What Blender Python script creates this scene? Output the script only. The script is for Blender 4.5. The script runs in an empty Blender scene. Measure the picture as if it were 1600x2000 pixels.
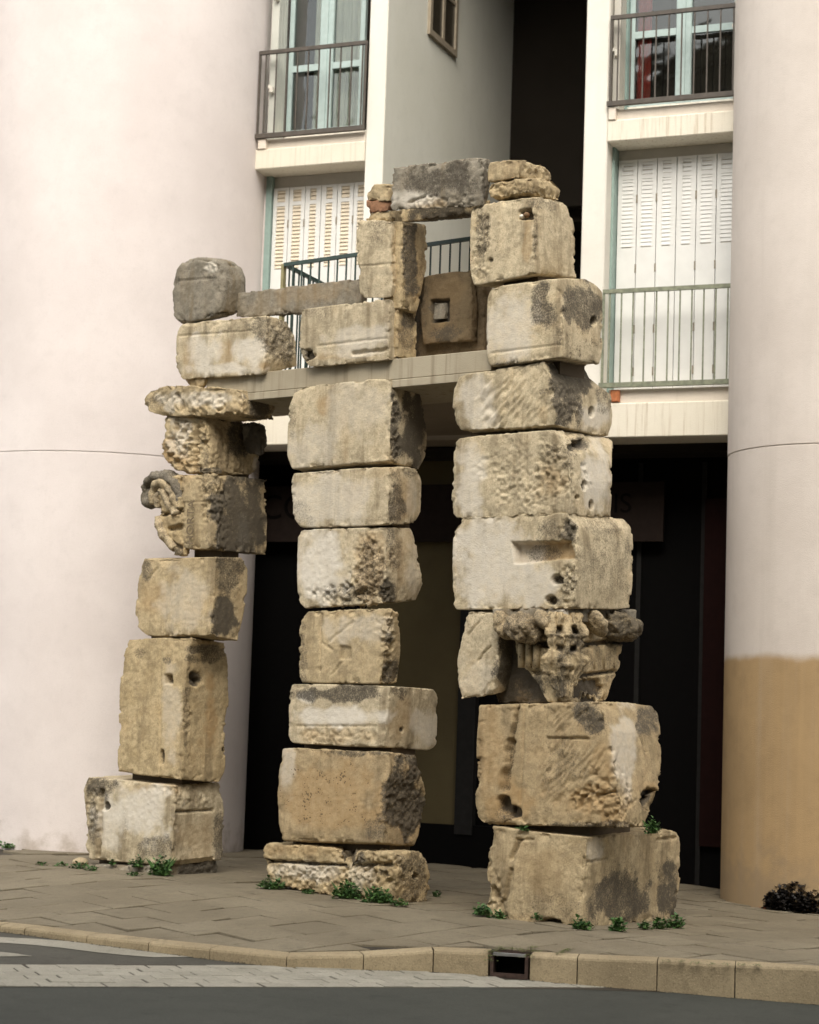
import bpy, bmesh, math, random
import numpy as np
from math import radians, sin, cos, tan, atan, pi, hypot
from mathutils import Vector, Matrix

# ------------------------------------------------------------------ camera, world, sun, exposure
scene = bpy.context.scene
COL = scene.collection
FOC, PITCH, ROLL, EYE = 3900.0, atan(0.1), 0.0335, 1.65
cam_d = bpy.data.cameras.new("camera")
cam = bpy.data.objects.new("camera", cam_d)
COL.objects.link(cam)
cam_d.sensor_fit = 'VERTICAL'
cam_d.sensor_height = 36.0
cam_d.lens = FOC * 36.0 / 2000.0
cam_d.clip_start, cam_d.clip_end = 0.1, 500.0
cam_d.dof.use_dof = True
cam_d.dof.focus_distance = 16.4
cam_d.dof.aperture_fstop = 2.0
_f = np.array([0, cos(PITCH), sin(PITCH)]); _u0 = np.array([0, -sin(PITCH), cos(PITCH)]); _r0 = np.array([1.0, 0, 0])
CR = _r0 * cos(ROLL) + _u0 * sin(ROLL)
CU = _u0 * cos(ROLL) - _r0 * sin(ROLL)
CF = _f
CE = np.array([0, 0, EYE])
cam.matrix_world = Matrix(((CR[0], CU[0], -CF[0], 0), (CR[1], CU[1], -CF[1], 0), (CR[2], CU[2], -CF[2], EYE), (0, 0, 0, 1)))
scene.camera = cam

SUN_AZ, SUN_EL = radians(184), radians(44)          # compass-like angle of the sun from +Y, clockwise
world = bpy.data.worlds.new("World")
scene.world = world
world.use_nodes = True
wn = world.node_tree.nodes; wl = world.node_tree.links
for n in list(wn): wn.remove(n)
wo = wn.new("ShaderNodeOutputWorld"); bg = wn.new("ShaderNodeBackground"); sky = wn.new("ShaderNodeTexSky")
sky.sky_type = 'NISHITA'; sky.sun_disc = False
sky.sun_elevation = SUN_EL; sky.sun_rotation = SUN_AZ
sky.air_density = 1.0; sky.dust_density = 3.0; sky.ozone_density = 0.6
hsv = wn.new("ShaderNodeHueSaturation"); hsv.inputs['Saturation'].default_value = 0.35   # thin overcast: the blue is washed out
tint = wn.new("ShaderNodeMix"); tint.data_type = 'RGBA'; tint.blend_type = 'MULTIPLY'
tint.inputs[0].default_value = 1.0; tint.inputs[7].default_value = (1.0, 0.965, 0.895, 1)
wl.new(sky.outputs[0], hsv.inputs['Color']); wl.new(hsv.outputs[0], tint.inputs[6]); wl.new(tint.outputs[2], bg.inputs[0])
bg.inputs[1].default_value = 0.15
wl.new(bg.outputs[0], wo.inputs[0])
sun_d = bpy.data.lights.new("sun", 'SUN'); sun = bpy.data.objects.new("sun", sun_d); COL.objects.link(sun)
sun_d.energy = 1.0; sun_d.angle = radians(50); sun_d.color = (1.0, 0.945, 0.84)
_sd = Vector((sin(SUN_AZ) * cos(SUN_EL), cos(SUN_AZ) * cos(SUN_EL), sin(SUN_EL)))     # towards the sun
sun.rotation_euler = _sd.to_track_quat('Z', 'Y').to_euler()
scene.view_settings.view_transform = 'Standard'
scene.view_settings.look = 'None'
scene.view_settings.exposure = 1.06
scene.view_settings.gamma = 1.0
scene.view_settings.use_curve_mapping = False
scene.cycles.max_bounces = 8
scene.cycles.use_denoising = True

# ------------------------------------------------------------------ geometry of the place
def ray(x, y):
    return CF + CR * ((x - 800) / FOC) + CU * ((1000 - y) / FOC)
def hit(x, y, p0, n):
    d = ray(x, y)
    return CE + d * (((p0 - CE) @ n) / (d @ n))
def proj(P):
    v = P - CE
    w = v @ CF
    return 800 + FOC * (v @ CR) / w, 1000 - FOC * (v @ CU) / w
FA = radians(22.2)                                   # the facade is turned by this much
FU = np.array([cos(FA), -sin(FA), 0]); FN = np.array([sin(FA), cos(FA), 0]); FO = np.array([3.25, 20.0, 0])
def fac(u, d, z): return FO + FU * u + FN * d + np.array([0, 0, z])
def fpix(x, y, d=0.0):
    q = hit(x, y, FO + FN * d, FN) - FO
    return float(q @ FU), float(q[2])
RB = radians(37)                                     # the row of pillars
RU = np.array([cos(RB), -sin(RB), 0]); RN = np.array([sin(RB), cos(RB), 0])
RO = np.array([1.5018, 16.2054, 0.0])
ZV = np.array([0, 0, 1.0])
def zg(x, y):
    q = 15.45 - .754 * (x - 1.35) - y
    return .01 - .02 * x - .055 * max(0.0, q)
def zr(x, y): return -.225 - .026 * x
def surf(px, py, fn, lift=0.0):
    d = ray(px, py); t = 15.0
    for _ in range(60):
        P = CE + d * t
        t += (fn(P[0], P[1]) + lift - P[2]) / d[2] * .75
    return CE + d * t

# ------------------------------------------------------------------ noise
def _hash(i, j, k, s):
    h = (i * np.uint32(374761393) + j * np.uint32(668265263) + k * np.uint32(2246822519) + np.uint32(s * 3266489917 % 4294967296))
    h ^= h >> np.uint32(13); h *= np.uint32(1274126177); h ^= h >> np.uint32(16)
    return (h & np.uint32(0xffffff)).astype(np.float32) / np.float32(0xffffff)
def vnoise(P, freq, seed):
    Q = (P * freq + 1000.0).astype(np.float32)
    I = np.floor(Q); f = Q - I; I = I.astype(np.uint32)
    f = f * f * (3 - 2 * f)
    o = np.uint32(1)
    i, j, k = I[:, 0], I[:, 1], I[:, 2]
    x, y, z = f[:, 0], f[:, 1], f[:, 2]
    def H(a, b, c): return _hash(i + np.uint32(a), j + np.uint32(b), k + np.uint32(c), seed)
    c0 = (H(0,0,0) * (1-x) + H(1,0,0) * x) * (1-y) + (H(0,1,0) * (1-x) + H(1,1,0) * x) * y
    c1 = (H(0,0,1) * (1-x) + H(1,0,1) * x) * (1-y) + (H(0,1,1) * (1-x) + H(1,1,1) * x) * y
    return (c0 * (1-z) + c1 * z) * 2 - 1             # -1 .. 1
def fbm(P, freq, seed, oc=3):
    a, s = 1.0, 0.0
    for o in range(oc):
        s = s + a * vnoise(P, freq * 2.1 ** o, seed + o * 17); a *= .5
    return s
def sstep(a, b, x):
    t = np.clip((x - a) / (b - a), 0, 1)
    return t * t * (3 - 2 * t)

# ------------------------------------------------------------------ objects
def prop(o, label=None, cat=None, group=None, kind=None):
    if label: o['label'] = label
    if cat: o['category'] = cat
    if group: o['group'] = group
    if kind: o['kind'] = kind
    return o
def thing(name, label, cat, loc=(0, 0, 0), group=None, kind=None):
    o = bpy.data.objects.new(name, None); COL.objects.link(o)
    o.location = loc; o.empty_display_size = .2
    return prop(o, label, cat, group, kind)
def link(name, me, mat, parent=None):
    o = bpy.data.objects.new(name, me); COL.objects.link(o)
    if mat is not None and len(me.materials) == 0: me.materials.append(mat)
    if parent is not None: o.parent = parent
    return o
def wloc(o):
    v = Vector((0, 0, 0))
    while o is not None: v += o.location; o = o.parent
    return v

class MB:
    """collects shapes, given in world coordinates, into one mesh object"""
    def __init__(s): s.bm = bmesh.new()
    def poly8(s, pts, bevel=0.0):
        vs = [s.bm.verts.new(p) for p in pts]        # 0-3 bottom loop, 4-7 top loop
        fs = [(0,3,2,1), (4,5,6,7), (0,1,5,4), (1,2,6,5), (2,3,7,6), (3,0,4,7)]
        F = [s.bm.faces.new([vs[i] for i in f]) for f in fs]
        if bevel:
            es = {e for f in F for e in f.edges}
            bmesh.ops.bevel(s.bm, geom=list(es), offset=bevel, segments=1, affect='EDGES', profile=.5)
    def fbox(s, u0, u1, d0, d1, z0, z1, bevel=0.0):  # box in facade coordinates
        s.poly8([fac(u0,d0,z0), fac(u1,d0,z0), fac(u1,d1,z0), fac(u0,d1,z0), fac(u0,d0,z1), fac(u1,d0,z1), fac(u1,d1,z1), fac(u0,d1,z1)], bevel)
    def abox(s, o, ex, ey, x0, x1, y0, y1, z0, z1, bevel=0.0):
        P = lambda x, y, z: o + ex * x + ey * y + ZV * z
        s.poly8([P(x0,y0,z0), P(x1,y0,z0), P(x1,y1,z0), P(x0,y1,z0), P(x0,y0,z1), P(x1,y0,z1), P(x1,y1,z1), P(x0,y1,z1)], bevel)
    def tube(s, a, b, r, n=8, r2=None):
        a = Vector(a); b = Vector(b); d = (b - a).normalized()
        e1 = d.orthogonal().normalized(); e2 = d.cross(e1); r2 = r if r2 is None else r2
        A = [s.bm.verts.new(a + (e1 * cos(2*pi*i/n) + e2 * sin(2*pi*i/n)) * r) for i in range(n)]
        B = [s.bm.verts.new(b + (e1 * cos(2*pi*i/n) + e2 * sin(2*pi*i/n)) * r2) for i in range(n)]
        for i in range(n): s.bm.faces.new((A[i], A[(i+1)%n], B[(i+1)%n], B[i]))
        s.bm.faces.new(A[::-1]); s.bm.faces.new(B)
    def bar(s, a, b, w, h=None):                     # square bar
        a = Vector(a); b = Vector(b); d = (b - a).normalized(); h = h or w
        up = Vector((0, 0, 1)) if abs(d.z) < .9 else Vector((FU[0], FU[1], 0))
        e1 = d.cross(up).normalized() * (w/2); e2 = e1.cross(d).normalized() * (h/2)
        s.poly8([a-e1-e2, a+e1-e2, a+e1+e2, a-e1+e2, b-e1-e2, b+e1-e2, b+e1+e2, b-e1+e2])
    def prism(s, pts, z0, z1):                       # plan polygon, heights may be functions
        g = lambda z, p: z(p[0], p[1]) if callable(z) else z
        A = [s.bm.verts.new((p[0], p[1], g(z0, p))) for p in pts]; B = [s.bm.verts.new((p[0], p[1], g(z1, p))) for p in pts]
        n = len(pts)
        for i in range(n): s.bm.faces.new((A[i], A[(i+1)%n], B[(i+1)%n], B[i]))
        s.bm.faces.new(A[::-1]); s.bm.faces.new(B)
    def sheet(s, pts):
        s.bm.faces.new([s.bm.verts.new(p) for p in pts])
    def lathe(s, cx, cy, prof, a0, a1, n):
        rows = []
        for r, z in prof:
            rows.append([s.bm.verts.new((cx + r * cos(a0 + (a1-a0)*i/n), cy + r * sin(a0 + (a1-a0)*i/n), z)) for i in range(n+1)])
        for A, B in zip(rows, rows[1:]):
            for i in range(n): s.bm.faces.new((A[i], A[i+1], B[i+1], B[i]))
    def build(s, name, mat, parent=None, smooth=False, recalc=True):
        if recalc: bmesh.ops.recalc_face_normals(s.bm, faces=s.bm.faces)
        me = bpy.data.meshes.new(name)
        if parent is not None: s.bm.transform(Matrix.Translation(-wloc(parent)))
        s.bm.to_mesh(me); s.bm.free()
        if smooth: me.polygons.foreach_set('use_smooth', [True] * len(me.polygons))
        return link(name, me, mat, parent)

# ------------------------------------------------------------------ materials
def newmat(name):
    m = bpy.data.materials.new(name); m.use_nodes = True
    nt = m.node_tree; b = nt.nodes['Principled BSDF']
    return m, nt, b
class NT:
    def __init__(s, nt): s.nt = nt
    def n(s, t, **k):
        o = s.nt.nodes.new(t)
        for a, v in k.items(): setattr(o, a, v)
        return o
    def l(s, a, b): s.nt.links.new(a, b)
    def noise(s, vec, scale, detail=4, rough=.55):
        o = s.n("ShaderNodeTexNoise"); o.inputs['Scale'].default_value = scale; o.inputs['Detail'].default_value = detail
        o.inputs['Roughness'].default_value = rough
        s.l(vec, o.inputs['Vector']); return o.outputs['Fac']
    def ramp(s, v, a, b, ca=0.0, cb=1.0):
        o = s.n("ShaderNodeMapRange"); o.interpolation_type = 'SMOOTHSTEP'
        o.inputs[1].default_value = a; o.inputs[2].default_value = b; o.inputs[3].default_value = ca; o.inputs[4].default_value = cb
        s.l(v, o.inputs[0]); return o.outputs[0]
    def mix(s, f, a, b, mode='MIX'):
        o = s.n("ShaderNodeMix"); o.data_type = 'RGBA'; o.blend_type = mode
        for sock, v in ((o.inputs[0], f), (o.inputs[6], a), (o.inputs[7], b)):
            if isinstance(v, (int, float)): sock.default_value = v
            elif isinstance(v, tuple): sock.default_value = (*v, 1) if len(v) == 3 else v
            else: s.l(v, sock)
        return o.outputs[2]
    def math(s, op, a, b=0.0):
        o = s.n("ShaderNodeMath"); o.operation = op
        for sock, v in ((o.inputs[0], a), (o.inputs[1], b)):
            if isinstance(v, (int, float)): sock.default_value = v
            else: s.l(v, sock)
        return o.outputs[0]
    def bump(s, h, dist, strength=1.0, normal=None):
        o = s.n("ShaderNodeBump"); o.inputs['Distance'].default_value = dist; o.inputs['Strength'].default_value = strength
        s.l(h, o.inputs['Height'])
        if normal is not None: s.l(normal, o.inputs['Normal'])
        return o.outputs[0]
    def obj(s): return s.n("ShaderNodeTexCoord").outputs['Object']
    def scaled(s, vec, sx, sy, sz):
        o = s.n("ShaderNodeMapping"); o.inputs['Scale'].default_value = (sx, sy, sz); s.l(vec, o.inputs[0]); return o.outputs[0]

def plain(name, c, rough=.6, metal=0.0, var=.12, scale=14, bump=0.0):
    m, nt, b = newmat(name); N = NT(nt); v = N.obj()
    f = N.noise(v, scale, 5)
    d = tuple(x * (1 - var) for x in c); e = tuple(min(1, x * (1 + var)) for x in c)
    N.l(N.mix(N.ramp(f, .3, .7), d, e), b.inputs['Base Color'])
    b.inputs['Roughness'].default_value = rough; b.inputs['Metallic'].default_value = metal
    if max(c) < .03: b.inputs['Specular IOR Level'].default_value = .08
    if bump: N.l(N.bump(N.noise(v, scale * 6, 4), bump), b.inputs['Normal'])
    return m

def stone_mat(name, lo, hi, grey=.25):
    m, nt, b = newmat(name); N = NT(nt); v = N.obj()
    at = N.n("ShaderNodeAttribute", attribute_name="wear"); sep = N.n("ShaderNodeSeparateColor"); N.l(at.outputs['Color'], sep.inputs[0])
    dark, pale, ochre = sep.outputs[0], sep.outputs[1], sep.outputs[2]; pit = at.outputs['Alpha']
    n1 = N.noise(v, 2.3, 6, .6); n2 = N.noise(v, 11, 6, .65); n3 = N.noise(v, 70, 5, .7)
    info = N.n("ShaderNodeObjectInfo").outputs['Random']
    base = N.mix(N.ramp(n1, .3, .7), lo, hi)
    base = N.mix(N.ramp(n2, .40, .66, 0, .55), base, tuple(x * .52 for x in lo))
    base = N.mix(N.ramp(n1, .46, .70, 0, .45), base, (lo[0] * .92, lo[1] * .78, lo[2] * .58))
    base = N.mix(N.ramp(n3, .50, .68, 0, .5), base, tuple(x * .42 for x in lo))
    base = N.mix(N.ramp(n3, .30, .44, .45, 0), base, tuple(min(1, x * 1.28) for x in hi))
    base = N.mix(N.math('MULTIPLY', info, grey), base, (.36, .34, .30))
    streak = N.noise(N.scaled(v, 7, 7, .9), 1.0, 5, .6)                  # run-off streaks down the faces
    base = N.mix(N.ramp(streak, .47, .70, 0, .68), base, (.19, .145, .085))
    base = N.mix(N.math('MULTIPLY', ochre, N.ramp(n2, .2, .75, .45, 1.0)), base, (.42, .285, .14))
    base = N.mix(N.math('MULTIPLY', pale, N.ramp(n2, .25, .6, .7, 1.0)), base, (.70, .65, .56))
    lich_shade = N.math('ADD', dark, N.math('MULTIPLY', N.math('SUBTRACT', n2, .5), .55))  # dark channel: lichen and stains, and shade painted into the colour
    lich_shade = N.math('ADD', lich_shade, N.math('MULTIPLY', N.math('SUBTRACT', n3, .5), 1.5))
    lich_shade = N.math('MULTIPLY', N.ramp(lich_shade, .22, .95), N.ramp(dark, .02, .3))
    base = N.mix(N.math('MULTIPLY', lich_shade, .93), base, (.085, .073, .056))
    vor = N.n("ShaderNodeTexVoronoi"); vor.inputs['Scale'].default_value = 46; N.l(v, vor.inputs['Vector'])
    psz = N.math('ADD', .03, N.math('MULTIPLY', pit, .42))
    pm = N.math('LESS_THAN', vor.outputs['Distance'], N.math('MULTIPLY', psz, N.ramp(n2, .42, .66)))
    base = N.mix(N.math('MULTIPLY', pm, .75), base, (.10, .075, .05))
    N.l(base, b.inputs['Base Color'])
    b.inputs['Roughness'].default_value = .92; b.inputs['Specular IOR Level'].default_value = .25
    h = N.math('ADD', N.math('MULTIPLY', n2, .22), N.math('MULTIPLY', n3, .55))
    h = N.math('ADD', h, N.math('MULTIPLY', N.noise(v, 170, 3), .16))
    h = N.math('SUBTRACT', h, N.math('MULTIPLY', pm, .5))
    N.l(N.bump(h, .011, .9), b.inputs['Normal'])
    return m
STONE = stone_mat("limestone", (.44, .335, .185), (.66, .54, .34), .12)
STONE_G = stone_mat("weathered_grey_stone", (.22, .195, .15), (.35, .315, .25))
STONE_W = stone_mat("pale_limestone", (.51, .42, .275), (.73, .635, .45), .14)
STONE_O = stone_mat("ochre_limestone", (.38, .285, .155), (.57, .45, .275), .08)
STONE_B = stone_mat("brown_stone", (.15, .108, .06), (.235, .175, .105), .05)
STONE_T = stone_mat("terracotta_stone", (.27, .135, .075), (.36, .20, .115), .1)

def plaster(name, lo, hi, dado=None, streak=0.0, stain=(.42, .36, .28), fine=9, splash=0.0):
    m, nt, b = newmat(name); N = NT(nt); v = N.obj()
    n1 = N.noise(v, .7, 6, .62); n2 = N.noise(v, 5, 6, .65); n3 = N.noise(v, 45, 4, .6)
    base = N.mix(N.ramp(n1, .3, .7), lo, hi)
    base = N.mix(N.ramp(n2, .48, .75, 0, .22), base, tuple(x * .84 for x in lo))
    base = N.mix(N.ramp(n3, .5, .75, 0, .13), base, tuple(x * .75 for x in lo))
    if dado:                                             # a faded painted band up to a height
        z = N.n("ShaderNodeSeparateXYZ"); N.l(v, z.inputs[0])
        e = N.math('ADD', z.outputs[2], N.math('MULTIPLY', N.math('SUBTRACT', N.noise(v, 3, 5), .5), .10))
        dc = N.mix(N.ramp(n1, .3, .7), dado[1], tuple(x * 1.18 for x in dado[1]))
        dc = N.mix(N.ramp(n2, .42, .72, 0, .35), dc, tuple(x * .8 for x in dado[1]))
        rl_ = N.noise(N.scaled(v, 14, 14, .5), 1.0, 3)
        dc = N.mix(N.ramp(rl_, .5, .7, 0, .25), dc, tuple(x * 1.3 for x in dado[1]))
        base = N.mix(N.ramp(e, dado[0] - .05, dado[0] + .05), dc, base)
    if streak:
        st = N.noise(N.scaled(v, fine, fine, fine * .035), 1.0, 5, .65)
        base = N.mix(N.math('MULTIPLY', N.ramp(st, .5, .74, 0, streak), N.ramp(n1, .3, .6, .35, 1)), base, stain)
    if splash:                                           # mud thrown up from the pavement
        z2 = N.n("ShaderNodeSeparateXYZ"); N.l(v, z2.inputs[0])
        e2 = N.math('SUBTRACT', N.math('MULTIPLY', n2, 1.0), N.math('MULTIPLY', N.math('ADD', z2.outputs[2], splash), .8))
        base = N.mix(N.ramp(e2, .05, .42, 0, .5), base, (.30, .235, .16))
    N.l(base, b.inputs['Base Color']); b.inputs['Roughness'].default_value = .9; b.inputs['Specular IOR Level'].default_value = .2
    N.l(N.bump(N.math('ADD', N.noise(v, 120, 4), N.math('MULTIPLY', n2, .6)), .005, .6), b.inputs['Normal'])
    return m
PINK = plaster("pink_render", (.68, .62, .60), (.77, .71, .69), None, .05, (.60, .51, .45), 5, .22)
PINK_D = plaster("pink_render_ochre_dado", (.64, .58, .53), (.72, .66, .61), (2.28, (.385, .27, .145)), .20, (.46, .41, .36), 5, .02)
WHITE = plaster("white_render", (.74, .715, .65), (.80, .775, .71), None, .08)
CREAM = plaster("cream_slab", (.72, .675, .565), (.79, .745, .64), None, .75, (.42, .33, .22), 26)
LEDGE = plaster("sill_render", (.70, .63, .54), (.76, .69, .60), None, .2)
GREENISH = plaster("pale_grey_green_render", (.76, .755, .66), (.81, .805, .72), None, .06)
DIM = plaster("shaded_interior_render", (.014, .011, .0075), (.019, .015, .011))  # shade of the passage and rooms put into a near-black colour
BLACK = plain("black_shade_and_plinth", (.0022, .002, .002), .9)  # shade of the arcade and openings put into near-black; plinth itself is black
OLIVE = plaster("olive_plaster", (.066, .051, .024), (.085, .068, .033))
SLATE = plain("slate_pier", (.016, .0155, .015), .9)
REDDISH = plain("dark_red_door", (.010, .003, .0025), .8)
CONC = plaster("beam_concrete", (.33, .285, .205), (.43, .38, .285), None, .75, (.17, .135, .085), 12)
SOFFIT = plaster("soffit_concrete", (.20, .165, .12), (.25, .21, .155))
TEAL = plain("teal_paint", (.40, .50, .49), .45, 0, .06)
TEAL_D = plain("dark_teal_paint", (.22, .31, .29), .5, 0, .08)
TEAL_M = plain("mid_teal_paint", (.27, .37, .34), .5, 0, .08)
SHUT = plain("white_shutter_paint", (.73, .735, .715), .5, 0, .04, 5)
SLAT = plain("cream_slat_paint", (.70, .62, .49), .6, 0, .06, 6)
GREYSH = plain("grey_shutter_paint", (.46, .44, .39), .55, 0, .06, 5)
IRON = plain("dark_railing_paint", (.075, .062, .05), .5, 0, .2)
GREEN = plain("green_railing_paint", (.20, .215, .15), .5, 0, .25, 20)
DKGREEN = plain("dark_green_railing_paint", (.035, .06, .052), .5, 0, .2)
RUST = plain("rusty_iron", (.055, .032, .024), .75, .2, .3, 30, .003)
BRICK = plain("orange_brick", (.42, .15, .06), .9, 0, .2, 30, .004)
CURT = plain("white_curtain", (.80, .77, .70), .9, 0, .08, 3)
REDC = plain("red_curtain", (.50, .06, .045), .9, 0, .2, 4)
SIGN = plain("dim_sign_panel", (.017, .012, .010), .9)
LETTER = plain("sign_lettering", (.003, .0025, .002), .8)
LATCH = plain("white_latch", (.75, .72, .64), .5)
MORTAR = plaster("mortar", (.085, .066, .042), (.13, .10, .068))
def glass_mat():
    m, nt, b = newmat("window_glass"); N = NT(nt); nt.nodes.remove(b)
    out = [n for n in nt.nodes if n.type == 'OUTPUT_MATERIAL'][0]
    tr = N.n("ShaderNodeBsdfTransparent"); gl = N.n("ShaderNodeBsdfGlossy"); gl.inputs['Roughness'].default_value = .03
    tr.inputs[0].default_value = (.82, .86, .84, 1)
    fr = N.n("ShaderNodeFresnel"); fr.inputs[0].default_value = 1.5
    N.l(N.bump(N.noise(N.obj(), 2.2, 2), .02, .25), gl.inputs['Normal'])
    mx = N.n("ShaderNodeMixShader"); N.l(N.math('ADD', fr.outputs[0], .03), mx.inputs[0]); N.l(tr.outputs[0], mx.inputs[1]); N.l(gl.outputs[0], mx.inputs[2])
    N.l(mx.outputs[0], out.inputs[0]); return m
GLASS = glass_mat()
def ground_mat(name, lo, hi, grit, bump, moss=0.0):
    m, nt, b = newmat(name); N = NT(nt); v = N.obj()
    n1 = N.noise(v, 1.1, 7, .65); n2 = N.noise(v, 16, 6, .65); n3 = N.noise(v, grit, 3, .6)
    info = N.n("ShaderNodeObjectInfo").outputs['Random']
    base = N.mix(N.ramp(n1, .32, .68), lo, hi)
    base = N.mix(N.math('MULTIPLY', info, .35), base, tuple(x * .72 for x in lo))
    base = N.mix(N.ramp(n2, .48, .75, 0, .4), base, tuple(x * .62 for x in lo))
    base = N.mix(N.ramp(N.noise(v, 4.5, 7, .7), .52, .72, 0, .5), base, tuple(x * .5 for x in lo))
    base = N.mix(N.ramp(n3, .5, .7, 0, .5), base, tuple(x * .55 for x in lo))
    base = N.mix(N.ramp(n3, .28, .4, .35, 0), base, tuple(min(1, x * 1.5) for x in hi))
    N.l(base, b.inputs['Base Color']); b.inputs['Roughness'].default_value = .88; b.inputs['Specular IOR Level'].default_value = .3
    N.l(N.bump(N.math('ADD', N.math('MULTIPLY', n2, .6), n3), bump, .8), b.inputs['Normal'])
    return m
PAVER = ground_mat("paver_concrete", (.178, .15, .103), (.236, .204, .145), 90, .004)
JOINT = ground_mat("joint_grit", (.045, .038, .028), (.07, .06, .045), 90, .004)
KERB = ground_mat("kerb_stone", (.28, .225, .14), (.41, .335, .215), 80, .005)
ASPH = ground_mat("old_asphalt", (.066, .063, .052), (.088, .084, .07), 95, .006)
ASPH2 = ground_mat("smooth_asphalt", (.047, .050, .043), (.060, .063, .054), 95, .005)
PAINT = ground_mat("worn_white_paint", (.29, .275, .225), (.37, .35, .295), 80, .003)
APRON = ground_mat("cement_apron", (.27, .245, .195), (.33, .30, .245), 120, .004)
def leaf_mat(name, lo, hi):
    m, nt, b = newmat(name); N = NT(nt)
    N.l(N.mix(N.ramp(N.noise(N.obj(), 22, 3), .3, .7), lo, hi), b.inputs['Base Color'])
    b.inputs['Roughness'].default_value = .55
    return m
LEAF = leaf_mat("weed_leaf", (.026, .075, .018), (.075, .16, .035))
MOSS = leaf_mat("moss", (.05, .07, .015), (.10, .12, .03))
DRYLEAF = leaf_mat("black_dry_leaf", (.005, .004, .0035), (.012, .009, .007))
REDLEAF = leaf_mat("fallen_red_leaf", (.25, .04, .015), (.35, .10, .02))

# ================================================================== GROUND
road = MB()
g = 60
road.sheet([(-g, -g, zr(-g, 0)), (g, -g, zr(g, 0)), (g, g, zr(g, 0)), (-g, g, zr(-g, 0))])
prop(road.build("road", ASPH), "grey asphalt road in front of the kerb", kind="structure")

KPX = [(-1500, 1700), (-700, 1757), (0, 1808), (48, 1813), (170, 1828), (290, 1841), (410, 1853), (560, 1866), (716, 1877), (847, 1857), (955, 1861), (1035, 1866), (1128, 1871), (1284, 1877), (1436, 1885), (1610, 1893), (1800, 1902), (2400, 1930), (3600, 1980)]
KPT = []
for i, (x, y) in enumerate(KPX):
    P = surf(x, y, zg)
    KPT.append(np.array([P[0], P[1]]))
KPT = np.array(KPT)
# the kerb's plan line runs straight; the ramp dips where the crossing is
for i in (8,):
    KPT[i] = KPT[7] + (KPT[9] - KPT[7]) * .52
def knorm(i):
    a = KPT[max(0, i - 1)]; b = KPT[min(len(KPT) - 1, i + 1)]
    t = (b - a) / np.linalg.norm(b - a)
    return np.array([-t[1], t[0]])                     # towards the pavement
KIN = np.array([KPT[i] + knorm(i) * .15 for i in range(len(KPT))])

# pavement bed: one sheet from the kerb to far behind the building
pv = MB()
rows = [KIN - np.array([0, 0])]
for off in (.6, 1.3, 2.0, 2.8, 3.8, 5, 7, 12, 30):
    rows.append(KIN + np.array([0, off]))
V = [[pv.bm.verts.new((p[0], p[1], zg(p[0], p[1]) - .016)) for p in r] for r in rows]
for A, B in zip(V, V[1:]):
    for i in range(len(A) - 1): pv.bm.faces.new((A[i], A[i+1], B[i+1], B[i]))
pavement = prop(pv.build("pavement", JOINT), "pavement of square concrete slabs laid diagonally", kind="structure")

def clip(poly, p, n):
    out = []
    for i in range(len(poly)):
        a, b = poly[i], poly[(i+1) % len(poly)]
        da, db = (a - p) @ n, (b - p) @ n
        if da >= 0: out.append(a)
        if da * db < 0: out.append(a + (b - a) * (da / (da - db)))
    return out
random.seed(5)
e1 = np.array([cos(radians(-49)), sin(radians(-49))]); e2 = np.array([cos(radians(41)), sin(radians(41))])
S = .485
for i in range(-16, 14):
    for j in range(-16, 16):
        o = np.array([0.0, 17.3]) + e1 * (i * S) + e2 * (j * S + (i % 2) * S * .42)
        c = o + (e1 + e2) * S / 2
        if not (-4.1 < c[0] < 4.2 and 13.6 < c[1] < 22.9): continue
        if c[1] > 20.3 + (3.25 - c[0]) * .41 + .75: continue
        px, py = proj(np.array([c[0], c[1], zg(*c)]))
        if px < -70 or px > 1670: continue
        gp = .007
        poly = [o + (e1 + e2) * gp, o + e1 * (S - gp) + e2 * gp, o + (e1 + e2) * (S - gp), o + e1 * gp + e2 * (S - gp)]
        k = min(range(1, len(KIN) - 2), key=lambda q: abs((KIN[q][0] + KIN[q+1][0]) / 2 - c[0]) - (0.0))
        for q in (k - 1, k, k + 1):
            if 0 <= q < len(KIN) - 1 and len(poly) >= 3:
                t = KIN[q+1] - KIN[q]; t = t / np.linalg.norm(t)
                if q == k or min(KIN[q][0], KIN[q+1][0]) - .5 < c[0] < max(KIN[q][0], KIN[q+1][0]) + .5:
                    poly = clip(poly, KIN[q] + np.array([-t[1], t[0]]) * .012, np.array([-t[1], t[0]]))
        if len(poly) < 3: continue
        dz = random.uniform(-.006, .006); tx = random.uniform(-.018, .018); ty = random.uniform(-.018, .018)
        top = lambda x, y: zg(x, y) + dz + tx * (x - c[0]) + ty * (y - c[1])
        m = MB()
        A = [m.bm.verts.new((p[0], p[1], top(*p) - .03)) for p in poly]
        cc = sum(poly) / len(poly)
        B = [m.bm.verts.new((p[0], p[1], top(*p) - .004)) for p in poly]
        Cq = [m.bm.verts.new((*(p + (cc - p) * .018), top(*p))) for p in poly]
        n = len(poly)
        for a in range(n):
            m.bm.faces.new((A[a], A[(a+1)%n], B[(a+1)%n], B[a])); m.bm.faces.new((B[a], B[(a+1)%n], Cq[(a+1)%n], Cq[a]))
        m.bm.faces.new(Cq)
        m.build("paver", PAVER, pavement)

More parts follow.
